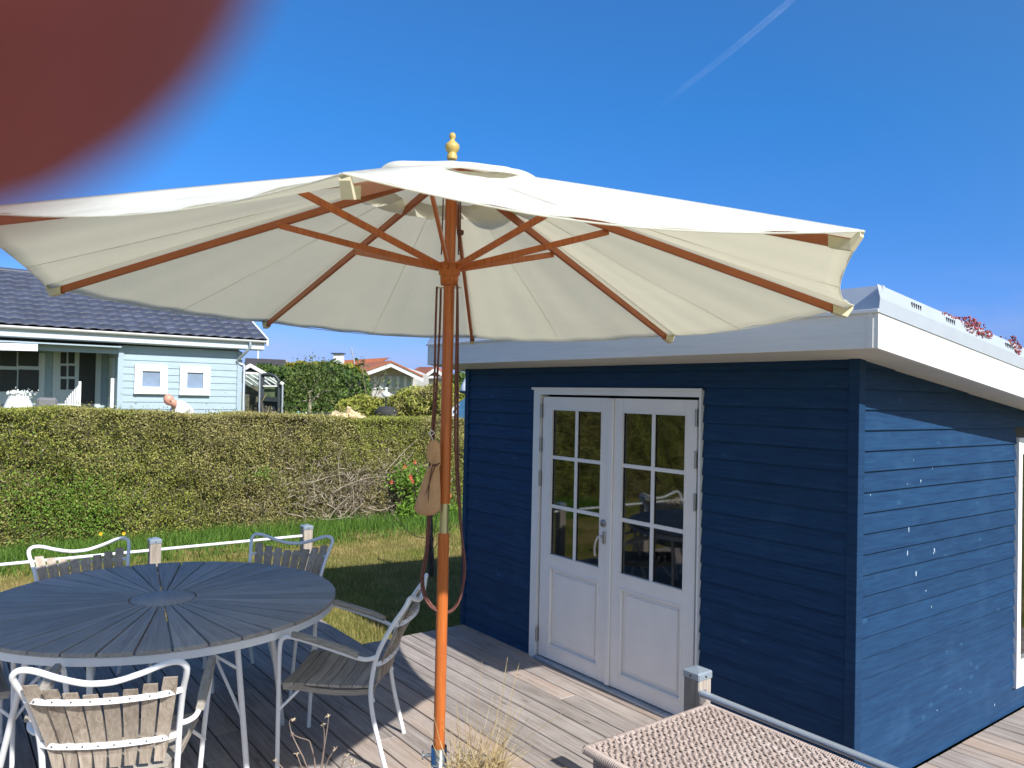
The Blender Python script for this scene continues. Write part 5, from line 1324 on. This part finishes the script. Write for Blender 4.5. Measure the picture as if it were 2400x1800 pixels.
an = thing('antenna', 'thin leaning antenna mast above the red roof', 'antenna', H(835, 870, 1)); obj('mast', MB().tube([H(835,870,1), H(823,814,1)], .035, 6).tube([H(826,828,1)-rt*.12, H(826,828,1)+rt*.12], .02, 5), M_greytube, an)

# ------------------------------------------------------------------ odds and ends over the hedge
te = thing('blue_tent', 'blue canvas tent with white seams half hidden behind the shed corner', 'tent', UD(1095, 1000, 15.5)); te.location.z = GB
B_ = lambda x, y, d=0: UD(x, y, 15.5+d)
obj('tent_wall', MB().add([B_(1096,930), B_(1058,958), B_(1056,1010), B_(1130,1010), B_(1130,930), B_(1096,928,1.2), B_(1060,1010,1.4), B_(1130,928,1.2), B_(1130,1010,1.4)], [(0,1,2,3,4),(0,5,6,2,1),(5,7,8,6),(0,4,7,5)]), plain('blue_canvas', (.03,.12,.24), .8, var=.25, scale=4, bump=.3, bs=9), te)
obj('white_seam', MB().tube([B_(1075,947,-.04), B_(1058,962,-.04), B_(1056,1000,-.04)], .035, 6).tube([B_(1072,962,-.04), B_(1062,975,-.04)], .025, 6), M_white, te)
ps = thing('garden_parasol_far', 'white and blue closed garden parasol top above the blue tent', 'parasol', B_(1105, 1000, .8)); ps.location.z = GB
ps.name = 'closed_parasol'
c = B_(1100, 905, .8); obj('cover', MB().lathe([(.001,.30),(.08,.20),(.17,.02),(.21,-.10),(.20,-.13),(.001,-.10)], 16, Matrix.Translation(c)), plain('white_cover', (.66,.72,.80), .6), ps)
obj('blue_edge', MB().lathe([(.215,-.10),(.20,-.15),(.05,-.16)], 16, Matrix.Translation(c), caps=False), plain('blue_edge', (.03,.07,.16), .7), ps)
obj('pole', MB().tube([(c.x,c.y,GB),(c.x,c.y,c.z-.12)], .025, 8), M_white, ps)
random.seed(9); lg = MB()
for k in range(22):
    q = UD(785+random.uniform(0,55), 985-random.uniform(0,10)-(4 if k % 2 else 0), 13.6); d = Vector((random.gauss(0,.4), random.gauss(0,1), random.gauss(0,.15))).normalized()*.16
    lg.tube([q-d, q+d], random.uniform(.035,.055), 7)
tag(obj('firewood', lg, plain('split_wood', (.55,.43,.25), .8, var=.2, scale=12)), 'heap of pale split firewood just over the hedge top', 'firewood', kind='stuff')
pl = UD(812, 1010, 13.6)
ws = thing('log_rack', 'low timber rack under the firewood logs behind the hedge', 'rack', (pl.x, pl.y, GB)); obj('shelf', MB().box(pl.x-.25,pl.x+.15,pl.y-.35,pl.y+.35,GB,UD(812,990,13.6).z-.03), M_post, ws)
gq = UD(905, 972, 17); gl_ = thing('barbecue', 'black barbecue grill with steel side shelf in front of the junipers', 'barbecue', (gq.x, gq.y, GB))
obj('lid', MB().lathe([(.001,.20),(.16,.17),(.24,.08),(.25,0),(.2,-.06),(.001,-.1)], 16, Matrix.Translation(gq)), M_slot, gl_)
obj('side_shelf', MB().bar(UD(915,979,16.9), UD(945,980,16.9), .22, .03), M_steel, gl_); obj('leg', MB().tube([(gq.x,gq.y,GB),(gq.x,gq.y,gq.z-.05)], .03, 8), M_slot, gl_)
lq = UD(905, 924, 18.3); ln = thing('garden_lantern', 'small white lantern on a pole between the two junipers', 'lantern', (lq.x, lq.y, GB))
obj('lamp_head', MB().lathe([(.02,.16),(.05,.15),(.025,.12),(.03,.05),(.085,.04),(.09,-.05),(.03,-.08)], 14, Matrix.Translation(lq)), M_white, ln); obj('pole', MB().tube([(lq.x,lq.y,GB),(lq.x,lq.y,lq.z-.06)], .02, 8), M_dark, ln)
bq0, bq1 = UD(720,969,20.5), UD(772,970,20.5)
bt = thing('potting_table', 'dark wooden potting table under the fruit tree beyond the hedge', 'table', ((bq0.x+bq1.x)/2, (bq0.y+bq1.y)/2, GB))
obj('table_top', MB().bar(bq0, bq1, .4, .05), M_dark, bt)
for q in (bq0, bq1): obj('leg', MB().tube([(q.x,q.y,GB), q], .03, 6), M_dark, bt)
for i, (x, h, mt, lb) in enumerate(((698,16,'teal','teal bottle standing in front of the fruit tree trunk'),(709,12,'w','left white jar before the fruit tree'),(717,13,'w','right white jar before the fruit tree'))):
    q = UD(x, 985, 20.0); t = thing('garden_bottle', lb, 'jar', q); rr = .05
    obj('jar_body', MB().lathe([(rr,-.5),(rr,h*.011),(rr*.5,h*.011+.03),(rr*.5,h*.011+.06),(.001,h*.011+.06)], 12, Matrix.Translation(q)), plain('jar_'+mt+str(i), (.15,.45,.45) if mt == 'teal' else (.7,.72,.7), .3), t)

# ------------------------------------------------------------------ contrail high in the sky
t = NT('contrail_vapour'); v = t.coords((.004,.004,.004)); n_ = t.noise(v, 1.4, 6); tcx = t.new('TexCoord'); sx3 = t.new('SeparateXYZ'); t.li(tcx.outputs['Generated'], sx3.inputs[0])
la = t.new('LayerWeight'); la.inputs['Blend'].default_value = .5
fac = t.math('MULTIPLY', t.mr(la.outputs['Facing'], 1, 0, 0, .95), t.math('MULTIPLY', t.mr(n_, .03, .20, .35, .7), t.mr(sx3.outputs['X'], 0, .8, .12, .9)))
tr = t.new('BsdfTransparent'); df = t.new('BsdfDiffuse'); df.inputs['Color'].default_value = (.9,.9,.92,1); tl_ = t.new('BsdfTranslucent'); tl_.inputs['Color'].default_value = (.9,.9,.95,1)
ad = t.new('AddShader'); t.li(df.outputs[0], ad.inputs[0]); t.li(tl_.outputs[0], ad.inputs[1]); ms = t.new('MixShader'); t.li(fac, ms.inputs[0]); t.li(tr.outputs[0], ms.inputs[1]); t.li(ad.outputs[0], ms.inputs[2]); t.li(ms.outputs[0], t.out.inputs['Surface'])
ctr = MB(); ctr.tube(cr([UD(1990,-120,5200), UD(1850,4,5400), UD(1700,130,5700), UD(1590,215,6000), UD(1500,285,6300)], 6), [26]*25, 20, caps=False)
cx = thing('contrail', 'faint white aircraft contrail crossing the blue sky at upper right', 'contrail', UD(1700,130,5700)); tag(obj('vapour', ctr, t.m, cx))

# ------------------------------------------------------------------ the photographer's fingertip over the lens
t = NT('shaded_finger_skin'); v = t.coords(obj=True); n_ = t.noise(v, 90, 4); t.col(t.ramp(n_, [(.3, (.32,.078,.082)), (.7, (.40,.100,.104))])); t.b.inputs['Subsurface Weight'].default_value = .0; M_fing = t.done(.6, 0, .25)  # shade of the unseen phone is put into this dark red skin
def FP(x, y, D): return UD(x, y, D)
hand = thing('person_hand', 'blurred dark red fingertip held right before the lens at the top left corner', 'hand', FP(-900,-900,.05))
hl = Vector(hand.location)
def A(u, v_, w): return hl + rt*u + up*v_ + fw*w      # metres in the camera's own directions at the hand
tipc = FP(168, -12, .030)
dr_ = (rt*.74-up*.64+fw*.16).normalized()            # the way the index finger points
sdv = (-fw*.93-rt*.10).normalized(); nr_ = dr_.cross(sdv).normalized()
if nr_.dot(-up-rt) < 0: nr_ = -nr_                     # palm side
P = []; E_ = []; Rr = []
def addp(p, r_, par_=None):
    P.append(Vector(p)-hl); Rr.append(r_)
    if par_ is not None: E_.append((par_, len(P)-1))
    return len(P)-1
m0 = tipc-dr_*.082
ctr_ = m0-dr_*.042+sdv*.030
w0 = addp(m0-dr_*.090+sdv*.034, (.026,.019)); addp(m0-dr_*.125+sdv*.036, (.026,.020), w0)
palm = addp(ctr_, (.034,.016), w0)
f1 = addp(m0, .0135, palm); f2 = addp(m0+dr_*.040-nr_*.003, .0118, f1); f3 = addp(tipc-dr_*.020, .0130, f2); f4 = addp(tipc-dr_*.004, .0142, f3); f5 = addp(tipc+dr_*.0045, .0132, f4)
for i, (l1, l2, l3, rr) in enumerate(((.044,.027,.018,.0115),(.041,.025,.017,.0110),(.033,.020,.015,.0098))):
    b = m0+sdv*.0215*(i+1)-dr_*(.001+.005*i*i*.6); a1 = addp(b, .0130, palm)
    k1 = b+(dr_*.75+nr_*.62).normalized()*l1; a2 = addp(k1, rr, a1)
    k2 = k1+(nr_*.95-dr_*.30).normalized()*l2; a3 = addp(k2, rr*.93, a2); addp(k2+(nr_*.35-dr_*.93).normalized()*l3, rr*.82, a3)
tb0 = addp(m0-dr_*.060+sdv*.010+nr_*.014, .0165, palm); tb1 = addp(m0-dr_*.030-sdv*.004+nr_*.034, .0135, tb0); addp(m0-dr_*.002-sdv*.006+nr_*.044, .0120, tb1)
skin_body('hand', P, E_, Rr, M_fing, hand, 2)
nl_ = MB(); cN = tipc-nr_*.0098-dr_*.002
vs = []
for a_ in range(14):
    an_ = 2*PI*a_/14; vs.append(cN+dr_*.0075*math.cos(an_)+sdv*.0058*math.sin(an_)+nr_*.0022*abs(math.sin(an_)))
nl_.add([cN-nr_*.0006]+vs, [(0, a_+1, (a_+1) % 14+1) for a_ in range(14)], True)
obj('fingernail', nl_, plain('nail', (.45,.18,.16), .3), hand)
